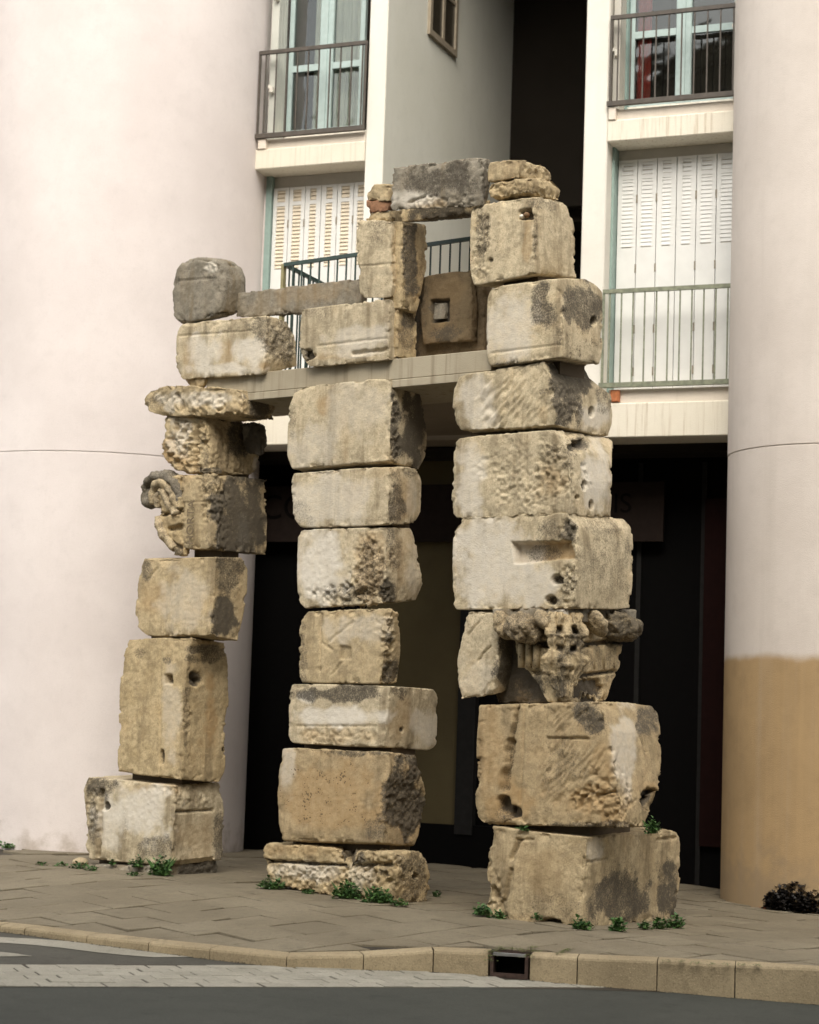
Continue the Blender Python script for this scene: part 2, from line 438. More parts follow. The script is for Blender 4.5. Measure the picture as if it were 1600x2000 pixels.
# kerb
kerb = thing("kerb", "pale stone kerb between pavement and road", None, (0, 15, 0), kind="structure")
RAMP = {7: .008, 8: .016, 9: 0.0}
for i in range(len(KPT) - 1):
    if i == 10: continue                                # the storm drain sits here
    a, b, ai, bi = KPT[i], KPT[i+1], KIN[i], KIN[i+1]
    t = (b - a) / np.linalg.norm(b - a); gp = .004
    a = a + t * gp; b = b - t * gp; ai = ai + t * gp; bi = bi - t * gp
    n = np.array([-t[1], t[0]])
    za = lambda p, k: zg(p[0], p[1]) + .004 - RAMP.get(k, 0)
    m = MB(); ch = .022
    def ring(p, pi_, k):
        zt = za(p, k); zb = zr(*p) - .05
        return [m.bm.verts.new((*q, z)) for q, z in ((p, zb), (p, zt - ch), (p + n * ch * .3, zt - ch * .3), (p + n * ch, zt), (pi_, za(pi_, k)), (pi_, zb))]
    nseg = max(2, int(np.linalg.norm(b - a) / .12)) if abs(a[0]) < 4 else 1
    prev = None; first = None
    for s in range(nseg + 1):
        f = s / nseg
        p = a + (b - a) * f; q = ai + (bi - ai) * f
        ra, rb = RAMP.get(i, 0), RAMP.get(i + 1, 0)
        RAMP['tmp'] = ra + (rb - ra) * f
        jit = random.uniform(-.004, .004)
        r = ring(p + n * jit, q, 'tmp')
        if prev:
            for e in range(6): m.bm.faces.new((prev[e], prev[(e+1)%6], r[(e+1)%6], r[e]))
        else: first = r
        prev = r
    m.bm.faces.new(first); m.bm.faces.new(prev[::-1])
    m.build("kerb_stone", KERB, kerb)

# the storm drain let into the kerb
da, db = KPT[10], KPT[11]
dt = (db - da) / np.linalg.norm(db - da); dn = np.array([-dt[1], dt[0]]); dw = float(np.linalg.norm(db - da))
dzt = zg(*da) + .006; dzb = zr(*da)
T3 = np.array([dt[0], dt[1], 0]); N3 = np.array([dn[0], dn[1], 0]); D0 = np.array([da[0], da[1], 0.0])
drain = thing("storm_drain", "rusty cast iron drain inlet set into the kerb, ringed with moss", "drain", (da[0], da[1], dzb))
m = MB()
m.abox(D0, T3, N3, .012, .035, 0, .26, dzb, dzt - .02); m.abox(D0, T3, N3, dw - .035, dw - .012, 0, .26, dzb, dzt - .02)
m.abox(D0, T3, N3, .035, dw - .035, .0, .02, dzb, dzb + .035); m.build("frame", RUST, drain)
m = MB(); m.abox(D0, T3, N3, .035, dw - .035, .10, .26, dzb + .002, dzt - .03); m.build("throat", BLACK, drain)
m = MB(); m.abox(D0, T3, N3, .03, dw - .03, .004, .28, dzt - .02, dzt - .004)
m.build("cover_plate", RUST, drain)
for q in range(11):
    m = MB(); x = .04 + (dw - .08) * q / 10
    m.abox(D0, T3, N3, x - .004, x + .004, .02, .27, dzt - .0045, dzt + .004); m.build("rib", RUST, drain)
m = MB(); m.abox(D0, T3, N3, .03, dw - .03, -.004, .006, dzt - .022, dzt + .002, .002); m.build("lip", plain("worn_bare_iron", (.30, .30, .30), .4, .6), drain)

# dirt gathered in the gutter
V, Fc = [], []; random.seed(3)
for i in range(2, len(KPT) - 3):
    a, b = KPT[i], KPT[i+1]; L_ = np.linalg.norm(b - a); t = (b - a) / L_; n = np.array([-t[1], t[0]])
    for k in range(int(L_ / .011)):
        p = a + t * random.random() * L_ - n * abs(random.gauss(0, .022)); z = zr(*p) + .005; s_ = random.uniform(.004, .011); an = random.uniform(0, 6.3); q = len(V)
        V += [(p[0] + s_ * cos(an), p[1] + s_ * sin(an), z), (p[0] + s_ * cos(an + 2.1), p[1] + s_ * sin(an + 2.1), z + s_ * .5), (p[0] + s_ * cos(an + 4.2), p[1] + s_ * sin(an + 4.2), z)]; Fc.append((q, q+1, q+2))
me = bpy.data.meshes.new("gutter_dirt"); me.from_pydata(V, [], Fc)
prop(link("gutter_dirt", me, plain("gutter_dirt", (.05, .04, .028), .95, 0, .5, 40)), "dark grit and leaf crumbs gathered in the gutter under the kerb", kind="stuff")

# painted setts
BOT = [surf(x, y, zr) for x, y in ((0, 1928), (800, 1929))]
sd = (BOT[1] - BOT[0])[:2]; sd = sd / np.linalg.norm(sd); sp = np.array([sd[1], -sd[0]])
if sp[1] > 0: sp = -sp
up = -sp
BANDPX = [(-120, 1883), (0, 1883), (300, 1884.5), (500, 1886.5), (700, 1890), (840, 1899), (960, 1910), (1100, 1920), (1300, 1932), (1500, 1942.5), (1300, 1938.5), (1100, 1932.5), (1010, 1932), (900, 1927), (840, 1931.5), (800, 1930), (0, 1928.5), (-120, 1929)]
BAND = [surf(x, y, zr)[:2] for x, y in BANDPX]
def inside(p, poly):
    c = False; j = len(poly) - 1
    for i in range(len(poly)):
        if (poly[i][1] > p[1]) != (poly[j][1] > p[1]) and p[0] < (poly[j][0]-poly[i][0]) * (p[1]-poly[i][1]) / (poly[j][1]-poly[i][1]) + poly[i][0]: c = not c
        j = i
    return c
setts = MB()
setts.sheet([(p[0], p[1], zr(*p) + .003) for p in BAND])
band = prop(setts.build("painted_crossing", JOINT), "band of white painted setts across the road", kind="structure")
random.seed(8)
BL, BW = .215, .165
o0 = BOT[0][:2] - sd * .6
for r in range(9):
    for k in range(-2, 40):
        c0 = o0 + up * (r * BW + .0) + sd * (k * BL + (r % 2) * BL * .5 + random.uniform(-.01, .01))
        q = [c0, c0 + sd * BL, c0 + sd * BL + up * BW, c0 + up * BW]
        cc = sum(q) / 4
        if not inside(cc, BAND): continue
        z = random.uniform(.005, .012)
        q = [cc + (p - cc) * .972 for p in q]
        m = MB()
        A = [m.bm.verts.new((p[0], p[1], zr(*p) - .01)) for p in q]; B = [m.bm.verts.new((p[0], p[1], zr(*p) + z - .003)) for p in q]
        Cq = [m.bm.verts.new((*(p + (cc - p) * .05), zr(*p) + z)) for p in q]
        for a in range(4):
            m.bm.faces.new((A[a], A[(a+1)%4], B[(a+1)%4], B[a])); m.bm.faces.new((B[a], B[(a+1)%4], Cq[(a+1)%4], Cq[a]))
        m.bm.faces.new(Cq); m.build("sett", PAINT, band)
# smoother asphalt lane in front of the setts
m = MB()
L1 = [surf(x, y, zr) for x, y in ((-400, 1929.5), (800, 1930.5), (840, 1932), (900, 1928), (1010, 1932.8), (1100, 1933.3), (1300, 1939.5), (1640, 1947))]
pts = [(p[0], p[1], zr(*p[:2]) + .004) for p in L1] + [(5, 4, zr(5, 0) + .004), (-5, 4, zr(-5, 0) + .004)]
m.sheet(pts); prop(m.build("road_lane", ASPH2), "smooth dark asphalt lane at the bottom edge", kind="structure")
def marking(px):
    m = MB(); m.sheet([(p[0], p[1], zr(*p[:2]) + .004) for p in (surf(x, y, zr) for x, y in px)])
    return m.build("road_marking", PAINT)
prop(marking([(-150, 1822), (0, 1831), (60, 1834), (120, 1838), (180, 1843), (235, 1850), (290, 1858), (335, 1863), (425, 1871.5), (370, 1870), (300, 1870.5), (240, 1866), (190, 1861), (150, 1856), (120, 1852), (60, 1846), (0, 1842), (-150, 1838)]), "long worn white wedge painted on the asphalt beside the kerb", "road marking")
prop(marking([(-200, 1853), (0, 1860), (30, 1863), (64, 1868.3), (0, 1869), (-200, 1869)]), "short white painted tip between kerb and setts at the left edge", "road marking")

# ================================================================== BUILDING
bld = thing("apartment_building", "pale pink apartment building with two rounded towers behind the stone pillars", "building", fac(-2.8, 0, 0))
def tower(cu, r, mat, z1=13.5):
    c = fac(cu, 0, 0); m = MB()
    prof = [(r - .004, -.4), (r - .004, 4.272), (r - .009, 4.278), (r - .009, 4.287), (r, 4.289), (r, z1)]
    m.lathe(c[0], c[1], prof, radians(-210), radians(30), 160)
    return m.build("round_tower", mat, bld, smooth=False, recalc=True), c
tl, TLc = tower(-7.25, 1.72, PINK)
tr_, TRc = tower(1.10, 1.13, PINK_D)
for o in (tl, tr_):
    o.data.polygons.foreach_set('use_smooth', [True] * len(o.data.polygons))
    md = o.modifiers.new("edges", 'EDGE_SPLIT'); md.split_angle = radians(25)
Z1 = 13.5
m = MB(); m.fbox(-14, -8.6, .0, 1.2, -.4, Z1); m.build("wall", PINK, bld)
m = MB(); m.fbox(2.0, 8, .0, 1.2, -.4, Z1); m.build("wall", PINK_D, bld)
m = MB(); m.fbox(-6.6, -5.535, .30, 1.2, 4.54, Z1); m.build("wall", PINK, bld)
m = MB(); m.fbox(.0, .8, .32, 1.2, -.4, Z1); m.build("wall", PINK_D, bld)
# piers and passage
m = MB(); m.fbox(-4.185, -3.965, 0, .55, 4.56, Z1, .012); m.build("pier", WHITE, bld)
m = MB(); m.fbox(-1.664, -1.405, 0, .55, 4.56, Z1, .012); m.build("pier", WHITE, bld)
PD = 4.15
m = MB(); m.fbox(-4.12, -3.967, .552, PD, 4.9, Z1); sidew = m.build("passage_side_wall", GREENISH, bld)
m = MB(); m.fbox(-3.965, -3.9645, .005, .55, 4.9, Z1)
m.build("pier_return", GREENISH, bld)
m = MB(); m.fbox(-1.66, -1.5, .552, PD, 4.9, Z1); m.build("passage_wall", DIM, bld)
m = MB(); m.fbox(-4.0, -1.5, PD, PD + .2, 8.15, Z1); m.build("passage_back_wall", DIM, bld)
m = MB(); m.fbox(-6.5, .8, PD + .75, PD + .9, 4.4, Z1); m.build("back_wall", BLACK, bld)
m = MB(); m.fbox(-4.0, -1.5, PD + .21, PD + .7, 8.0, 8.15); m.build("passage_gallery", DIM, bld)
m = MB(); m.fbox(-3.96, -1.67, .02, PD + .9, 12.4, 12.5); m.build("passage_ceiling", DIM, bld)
# small window in the passage's side wall
SO = fac(-3.964, 0, 0)
def spix(x, y):
    P = hit(x, y, SO, FU); return float((P - SO) @ FN), float(P[2])
w0, w1, w2 = spix(835, 66), spix(888, 117), spix(835, -10)
def sbox(m, d0, d1, z0, z1, out, inn=-.02):
    m.fbox(-3.964 + inn, -3.964 + out, d0, d1, z0, z1)
zb_, zt_ = w0[1], w0[1] + 1.25
win = MB(); dA, dB = w0[0], w1[0]
for d0, d1, z0, z1 in ((dA, dA + .07, zb_, zt_), (dB - .07, dB, zb_, zt_), (dA + .07, dB - .07, zb_, zb_ + .07), (dA + .07, dB - .07, zt_ - .07, zt_)):
    sbox(win, d0, d1, z0, z1, .035)
pw = win.build("window", plain("taupe_window_paint", (.32, .27, .20), .6), bld)
mm = MB(); sbox(mm, (dA + dB) / 2 - .03, (dA + dB) / 2 + .03, zb_ + .07, zt_ - .07, .03); mm.build("muntin", pw.data.materials[0], pw)
mm = MB(); sbox(mm, dA + .07, dB - .07, zb_ + .62, zb_ + .66, .025); mm.build("muntin", pw.data.materials[0], pw)
mm = MB(); sbox(mm, dA + .07, dB - .07, zb_ + .07, zt_ - .07, .012); mm.build("pane", plain("dim_pane", (.05, .042, .03), .2), pw)

# floor slabs with drip-stained edges
def slab(name, u0, u1, z0, z1, ledge, mat=CREAM):
    m = MB(); m.fbox(u0, u1, -.012, .9, z0, z1, .01); s = m.build(name, mat, bld)
    m = MB(); m.fbox(u0 + .07, u1, .03, .9, z1, ledge, .006); m.build("sill", LEDGE, s)
    return s
slab("floor_slab", -5.56, -4.188, 7.685, 7.915, 8.035)
slab("floor_slab", -1.402, .02, 7.685, 7.915, 8.035)
slab("floor_slab", -5.56, -4.188, 4.54, 4.90, 5.05)
slab("floor_slab", -1.402, .02, 4.54, 4.90, 5.05)
slab("floor_slab", -5.56, -4.188, 10.8, 11.05, 11.15)
slab("floor_slab", -1.402, .02, 10.8, 11.05, 11.15)
m = MB(); m.fbox(-4.19, -1.40, .05, PD + 1, 4.56, 4.9); m.build("passage_floor", SOFFIT, bld)
# flat strip of pier below the slabs, cream
m = MB(); m.fbox(-1.664, -1.405, -.004, .5, 4.5, 4.56); m.build("pier_foot", CREAM, bld)
m = MB(); m.fbox(-4.185, -3.965, -.004, .5, 4.5, 4.56); m.build("pier_foot", CREAM, bld)
# rooms behind the bays
for u0, u1 in ((-5.60, -4.13), (-1.49, .02)):
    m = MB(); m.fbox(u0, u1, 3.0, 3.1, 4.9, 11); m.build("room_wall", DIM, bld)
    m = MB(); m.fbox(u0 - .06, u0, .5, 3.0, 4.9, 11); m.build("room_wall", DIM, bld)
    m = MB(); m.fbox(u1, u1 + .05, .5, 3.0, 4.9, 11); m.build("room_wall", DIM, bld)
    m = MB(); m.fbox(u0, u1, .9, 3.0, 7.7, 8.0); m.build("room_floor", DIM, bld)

# ---- lower storey: folding louvred shutters
def shutters(u0, u1, z0, z1, d=.33):
    n = 6; w = (u1 - u0) / n
    for k in range(n):
        a, b_ = u0 + k * w + .004, u0 + (k + 1) * w - .004
        narrow = .012 if k in (2, 3) else 0.0
        st = .045 + narrow
        m = MB(); H = z1 - z0
        zl0, zl1, zl2 = z0 + H * .62, z1 - H * .085, z1 - .03
        m.fbox(a, b_, d, d + .03, z0, zl0)
        m.fbox(a, a + st, d, d + .03, zl0, z1); m.fbox(b_ - st, b_, d, d + .03, zl0, z1)
        m.fbox(a + st, b_ - st, d, d + .03, zl1, zl1 + .045); m.fbox(a + st, b_ - st, d, d + .03, zl2, z1)
        m.fbox(a + .03, b_ - .03, d - .004, d, z0 + .05, z0 + .055); m.fbox(a + .03, b_ - .03, d - .004, d, z0 + .10, z0 + .105)
        leaf = m.build("shutter", SHUT, bld)
        m = MB()
        def slat(z):
            P = lambda u, dd, zz: fac(u, dd, zz)
            dep = .014 if u0 < -3 else .008
            m.poly8([P(a+st, d+.006, z), P(b_-st, d+.006, z), P(b_-st, d+.006+dep, z+.039), P(a+st, d+.006+dep, z+.039),
                     P(a+st, d+.003, z+.004), P(b_-st, d+.003, z+.004), P(b_-st, d+.003+dep, z+.044), P(a+st, d+.003+dep, z+.044)])
        ns = 17
        for q in range(ns): slat(zl0 + .01 + (zl1 - zl0 - .04) * q / (ns - 1))
        for q in range(3): slat(zl1 + .05 + (zl2 - zl1 - .085) * q / 2)
        sl = m.build("slats", SLAT if u0 < -3 else SHUT, leaf); sl['kind'] = "stuff"
        m = MB(); m.fbox(a + st, b_ - st, d + .03, d + .036, zl0, z1); m.build("backing", plain("tan_blind", (.62, .49, .32), .8) if k == 0 and u0 < -3 else bpy.data.materials["tan_blind"] if u0 < -3 else SLAT, leaf)
        if k < n - 1 and k != 2:
            for zz in (z1 - H * .17, z1 - H * .47, z0 + H * .27, z0 + H * .09):
                m = MB(); m.fbox(b_ - .006, b_ + .010, d - .008, d + .0, zz - .045, zz + .045); m.build("hinge", plain("aged_hinge", (.25, .22, .17), .6) if "aged_hinge" not in bpy.data.materials else bpy.data.materials["aged_hinge"], leaf)
shutters(-5.455, -4.25, 5.06, 7.55)
shutters(-1.372, -.09, 5.06, 7.57)
def jamb(u0, u1, z0, z1, mat=TEAL_D):
    m = MB(); m.fbox(u0, u1, .29, .39, z0, z1); m.build("window_jamb", mat, bld)
jamb(-5.53, -5.46, 5.05, 7.684, TEAL_M); m = MB(); m.fbox(-1.404, -1.377, .20, .36, 5.05, 7.684); m.build("window_jamb", TEAL_M, bld); jamb(-.086, .015, 5.05, 7.684, SHUT)
for u0, u1 in ((-5.46, -4.19), (-1.376, -.086)):
    m = MB(); m.fbox(u0, u1, .36, .5, 7.56, 7.684); m.build("window_head", GREYSH, bld)

# ---- upper storey: french windows
def french(u0, u1, z0, z1, d=.36):
    mid = (u0 + u1) / 2; m = MB(); fw = .055
    m.fbox(u0, u0 + fw, d, d + .06, z0, z1); m.fbox(u1 - fw, u1, d, d + .06, z0, z1)
    m.fbox(mid - .085, mid + .085, d - .015, d + .06, z0, z1, .01)
    m.fbox(mid - .022, mid + .022, d - .03, d - .015, z0, z1)
    for a, b_ in ((u0 + fw, mid - .085), (mid + .085, u1 - fw)):
        m.fbox(a, b_, d, d + .05, z0, z0 + .075); m.fbox(a, b_, d, d + .05, z0 + .76, z0 + .835); m.fbox(a, b_, d, d + .05, z1 - .07, z1)
    w = m.build("french_window", TEAL, bld)
    for a, b_ in ((u0 + fw, mid - .085), (mid + .085, u1 - fw)):
        for za, zb in ((z0 + .075, z0 + .76), (z0 + .835, z1 - .07)):
            m = MB(); m.fbox(a, b_, d + .022, d + .026, za, zb); m.build("pane", GLASS, w)
    return w, mid
wl_, midl = french(-5.345, -4.40, 8.15, 10.75)
wr_, midr = french(-1.285, -.10, 8.15, 10.75)
for u0, u1 in ((-5.345, -4.2), (-1.285, -.06)):
    m = MB(); m.fbox(u0, u1, .33, .5, 8.03, 8.149); m.build("threshold", LATCH, bld)
def curtain(u0, u1, d, z0, z1, mat, amp, per, name="curtain"):
    m = MB(); n = 60; prev = None
    for i in range(n + 1):
        u = u0 + (u1 - u0) * i / n
        dd = d + amp * (sin(u * per) + .5 * sin(u * per * 2.3 + 1))
        cur = (m.bm.verts.new(fac(u, dd, z0)), m.bm.verts.new(fac(u, dd, z1)))
        if prev: m.bm.faces.new((prev[0], cur[0], cur[1], prev[1]))
        prev = cur
    return m.build(name, mat, bld, smooth=True)
curtain(midl + .09, -4.42, .425, 8.08, 10.7, CURT, .016, 75)
curtain(midl - .17, midl - .09, .425, 8.08, 10.7, CURT, .012, 90)
curtain(-1.225, -1.06, .425, 8.1, 10.7, REDC, .016, 60)
# folded shutters in the reveals, with white latches
def folded(u0, u1, d0, d1, z0, z1, n=3, mat=GREYSH):
    for k in range(n):
        a = d0 + (d1 - d0) * k / n
        m = MB(); m.fbox(u0, u1, a + .003, a + (d1 - d0) / n - .003, z0, z1, .004); m.build("folded_shutter", mat, bld)
folded(-5.455, -5.36, .10, .33, 8.06, 10.75, 3, plain("pale_folded_shutter", (.52, .53, .48), .55, 0, .05, 5))
folded(-1.385, -1.31, .08, .33, 8.06, 10.75, 3, bpy.data.materials["grey_shutter_paint"])
folded(-.09, -.03, .08, .33, 8.06, 10.75, 3, bpy.data.materials["grey_shutter_paint"])
jamb(-5.53, -5.457, 8.04, 10.8, TEAL); jamb(-1.31, -1.286, 8.06, 10.8)
for u, z in ((-5.38, 9.70), (-5.40, 8.62), (-1.34, 8.66), (-.06, 8.80)):
    m = MB(); m.fbox(u - .022, u + .02, .04, .10, z - .03, z + .04, .004); m.fbox(u - .045, u - .018, .05, .09, z + .02, z + .06, .004); m.build("latch", LATCH, bld)

# ---- railings
def railing(u0, u1, zb, zt, mat, nb, d=-.03, rise=0.0):
    m = MB()
    m.bar(fac(u0, d, zt), fac(u1, d, zt + rise), .036, .042); r = m.build("railing", mat, bld)
    m = MB(); m.bar(fac(u0 - .02, d, zb), fac(u1, d, zb + rise), .05, .05); m.build("bottom_rail", mat, r)
    for k in range(nb):
        u = u0 + (u1 - u0) * (k + .62) / nb
        m = MB(); m.bar(fac(u, d, zb + .02), fac(u, d, zt - .015), .014); m.build("bar", mat, r)
    for u in (u0 + .01, u1 - .012):
        m = MB(); m.bar(fac(u, d, zb), fac(u, d, zt), .022); m.build("post", mat, r)
    return r
railing(-5.52, -4.192, 8.06, 9.03, IRON, 10)
railing(-1.385, -.015, 8.085, 9.02, IRON, 10)
railing(-1.40, -.03, 5.085, 6.075, GREEN, 11)
m = MB(); m.fbox(-5.50, -5.40, -.03, .05, 7.915, 8.03, .006); m.build("bracket", LEDGE, bld)
m = MB(); m.fbox(-1.39, -1.31, -.03, .05, 7.915, 8.05, .006); m.build("bracket", LEDGE, bld)
m = MB(); m.fbox(-1.30, -1.205, -.02, .06, 4.915, 5.04, .006); m.build("brick", BRICK, bld)

# ---- ground floor, its deep shade put into dark colours
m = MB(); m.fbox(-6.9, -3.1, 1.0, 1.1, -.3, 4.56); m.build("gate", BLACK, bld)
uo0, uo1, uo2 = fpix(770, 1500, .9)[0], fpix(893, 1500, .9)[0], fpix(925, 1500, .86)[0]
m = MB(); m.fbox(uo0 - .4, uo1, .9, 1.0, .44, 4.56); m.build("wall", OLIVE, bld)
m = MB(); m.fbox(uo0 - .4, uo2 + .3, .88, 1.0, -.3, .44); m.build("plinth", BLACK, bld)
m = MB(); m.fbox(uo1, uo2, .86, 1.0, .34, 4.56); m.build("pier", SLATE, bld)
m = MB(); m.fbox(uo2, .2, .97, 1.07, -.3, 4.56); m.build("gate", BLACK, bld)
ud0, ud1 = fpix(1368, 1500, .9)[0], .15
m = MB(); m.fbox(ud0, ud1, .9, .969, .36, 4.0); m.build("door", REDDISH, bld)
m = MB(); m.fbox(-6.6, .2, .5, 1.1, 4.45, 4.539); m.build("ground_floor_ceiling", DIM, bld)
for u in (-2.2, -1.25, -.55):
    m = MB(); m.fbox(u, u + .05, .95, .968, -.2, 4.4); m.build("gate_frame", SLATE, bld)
# sign over the gates
sign = thing("shop_sign", "long dim sign board high in the shadow behind the pillars", "sign", fac(-3, .8, 3.7))
sa = fpix(505, 1000, .8); sb = fpix(1296, 1000, .8)
SZ0, SZ1 = fpix(550, 1058, .8)[1], fpix(550, 950, .8)[1]
m = MB(); m.fbox(sa[0] - .6, sb[0], .8, .85, SZ0, SZ1); m.build("panel", SIGN, sign)
def text(body, size, name, mat, parent, origin, ex, ey, extrude):
    cu = bpy.data.curves.new(name, 'FONT'); cu.body = body; cu.size = size; cu.extrude = extrude; cu.align_x = 'LEFT'; cu.align_y = 'BOTTOM'
    tmp = bpy.data.objects.new(name + "_tmp", cu); COL.objects.link(tmp)
    dg = bpy.context.evaluated_depsgraph_get(); me = bpy.data.meshes.new_from_object(tmp.evaluated_get(dg))
    bpy.data.objects.remove(tmp)
    ez = np.cross(ex, ey)
    M = Matrix(((ex[0], ey[0], ez[0], origin[0]), (ex[1], ey[1], ez[1], origin[1]), (ex[2], ey[2], ez[2], origin[2]), (0, 0, 0, 1)))
    me.transform(Matrix.Translation(-wloc(parent)) @ M); me.materials.clear()
    return link(name, me, mat, parent)
c0 = fpix(508, 1022, .795); text("CO", .40, "lettering", LETTER, sign, fac(c0[0], .797, c0[1] - .03), FU, ZV, .002)
c1 = fpix(1196, 1012, .795); text("IS", .30, "lettering", LETTER, sign, fac(c1[0], .797, c1[1]), FU, ZV, .002)

# ---- the house across the street, behind the photographer: it shades the street and shows in the panes
fb = thing("facing_house", "long pale house across the street, seen only as a reflection in the window panes", "building", (0, -8, -.3))
m = MB(); m.abox(np.array([0, -8.0, 0]), np.array([1.0, 0, 0]), np.array([0, 1.0, 0]), -34, 34, -8, 0, -1.2, 20.5); m.build("wall", plaster("facing_render", (.27, .225, .165), (.33, .28, .21)), fb)
m = MB(); m.abox(np.array([0, -8.0, 0]), np.array([1.0, 0, 0]), np.array([0, 1.0, 0]), -34.5, 34.5, -8.5, .6, 20.5, 20.8); m.build("cornice", CREAM, fb)
wm = None
for fl in range(6):
    for k in range(-11, 12):
        if wm is None:
            m = MB(); m.abox(np.array([0, -8.0, 0]), np.array([1.0, 0, 0]), np.array([0, 1.0, 0]), -.5, .5, -.15, .03, 0, 1.9); o = m.build("window", plain("dark_window", (.05, .05, .05), .2), fb); wm = o.data
        else:
            o = link("window", wm, None, fb)
        o.location = (k * 2.9, 0, 2.0 + fl * 3.1)

# ================================================================== BALCONY CARRIED BY THE PILLARS
def row(u, d, z): return RO + RU * u + RN * d + ZV * z
def rpix(x, y, off=0.0):
    q = hit(x, y, RO + RN * off, RN) - RO; return float(q @ RU), float(q[2])
balc = thing("concrete_balcony", "skewed concrete balcony slab resting on the three stone pillars, with a dark green railing", "balcony", row(-2.5, .5, 4.5))
BL0, BL1 = rpix(398, 760)[0], -1.08
m = MB(); m.abox(RO, RU, RN, BL0, BL1, .03, .95, 4.575, 4.762, .006); m.build("beam", CONC, balc)
m = MB(); m.abox(RO, RU, RN, BL0 + .1, BL1, .025, .93, 4.503, 4.573, .005); m.build("beam_edge", CONC, balc)
railz = 6.0
A0 = row(rpix(553, 600, .85)[0], .85, 0)
# slab from the beam back to the facade
def to_fac(P):
    d = ((FO - P) @ FN) - .02; return P + FN * d
pl = [row(BL0 + .45, .955, 0), row(-1.75, .955, 0), to_fac(row(-1.75, .955, 0)), to_fac(A0 - FU * .1)]
m = MB(); m.prism([p[:2] for p in pl], 4.60, 4.742); m.build("slab", SOFFIT, balc)
A1 = A0 + RU * 2.7; A2 = to_fac(A0)
rl = MB()
rl.bar(A0 + ZV * railz, A1 + ZV * railz, .03, .036); r_ = rl.build("railing", DKGREEN, balc)
m = MB(); m.bar(A0 + ZV * railz, A2 + ZV * railz, .03, .036); m.build("side_rail", DKGREEN, r_)
m = MB(); m.bar(A0 + ZV * 4.84, A1 + ZV * 4.84, .03, .03); m.build("bottom_rail", DKGREEN, r_)
m = MB(); m.bar(A0 + ZV * 4.84, A2 + ZV * 4.84, .03, .03); m.build("bottom_rail", DKGREEN, r_)
for k in range(1, 24):
    P = A0 + RU * (k * .112)
    m = MB(); m.bar(P + ZV * 4.84, P + ZV * (railz - .015), .014); m.build("bar", DKGREEN, r_)
nn = int(np.linalg.norm(A2 - A0) / .112)
for k in range(1, nn):
    P = A0 + FN * (k * .112)
    m = MB(); m.bar(P + ZV * 4.84, P + ZV * (railz - .015), .014); m.build("bar", DKGREEN, r_)
m = MB(); m.bar(A0 - RU * .03 + RN * .02 + ZV * 4.745, A0 - RU * .03 + RN * .02 + ZV * (railz + .01), .055, .03); m.build("post", plain("olive_post", (.27, .24, .12), .6), r_)

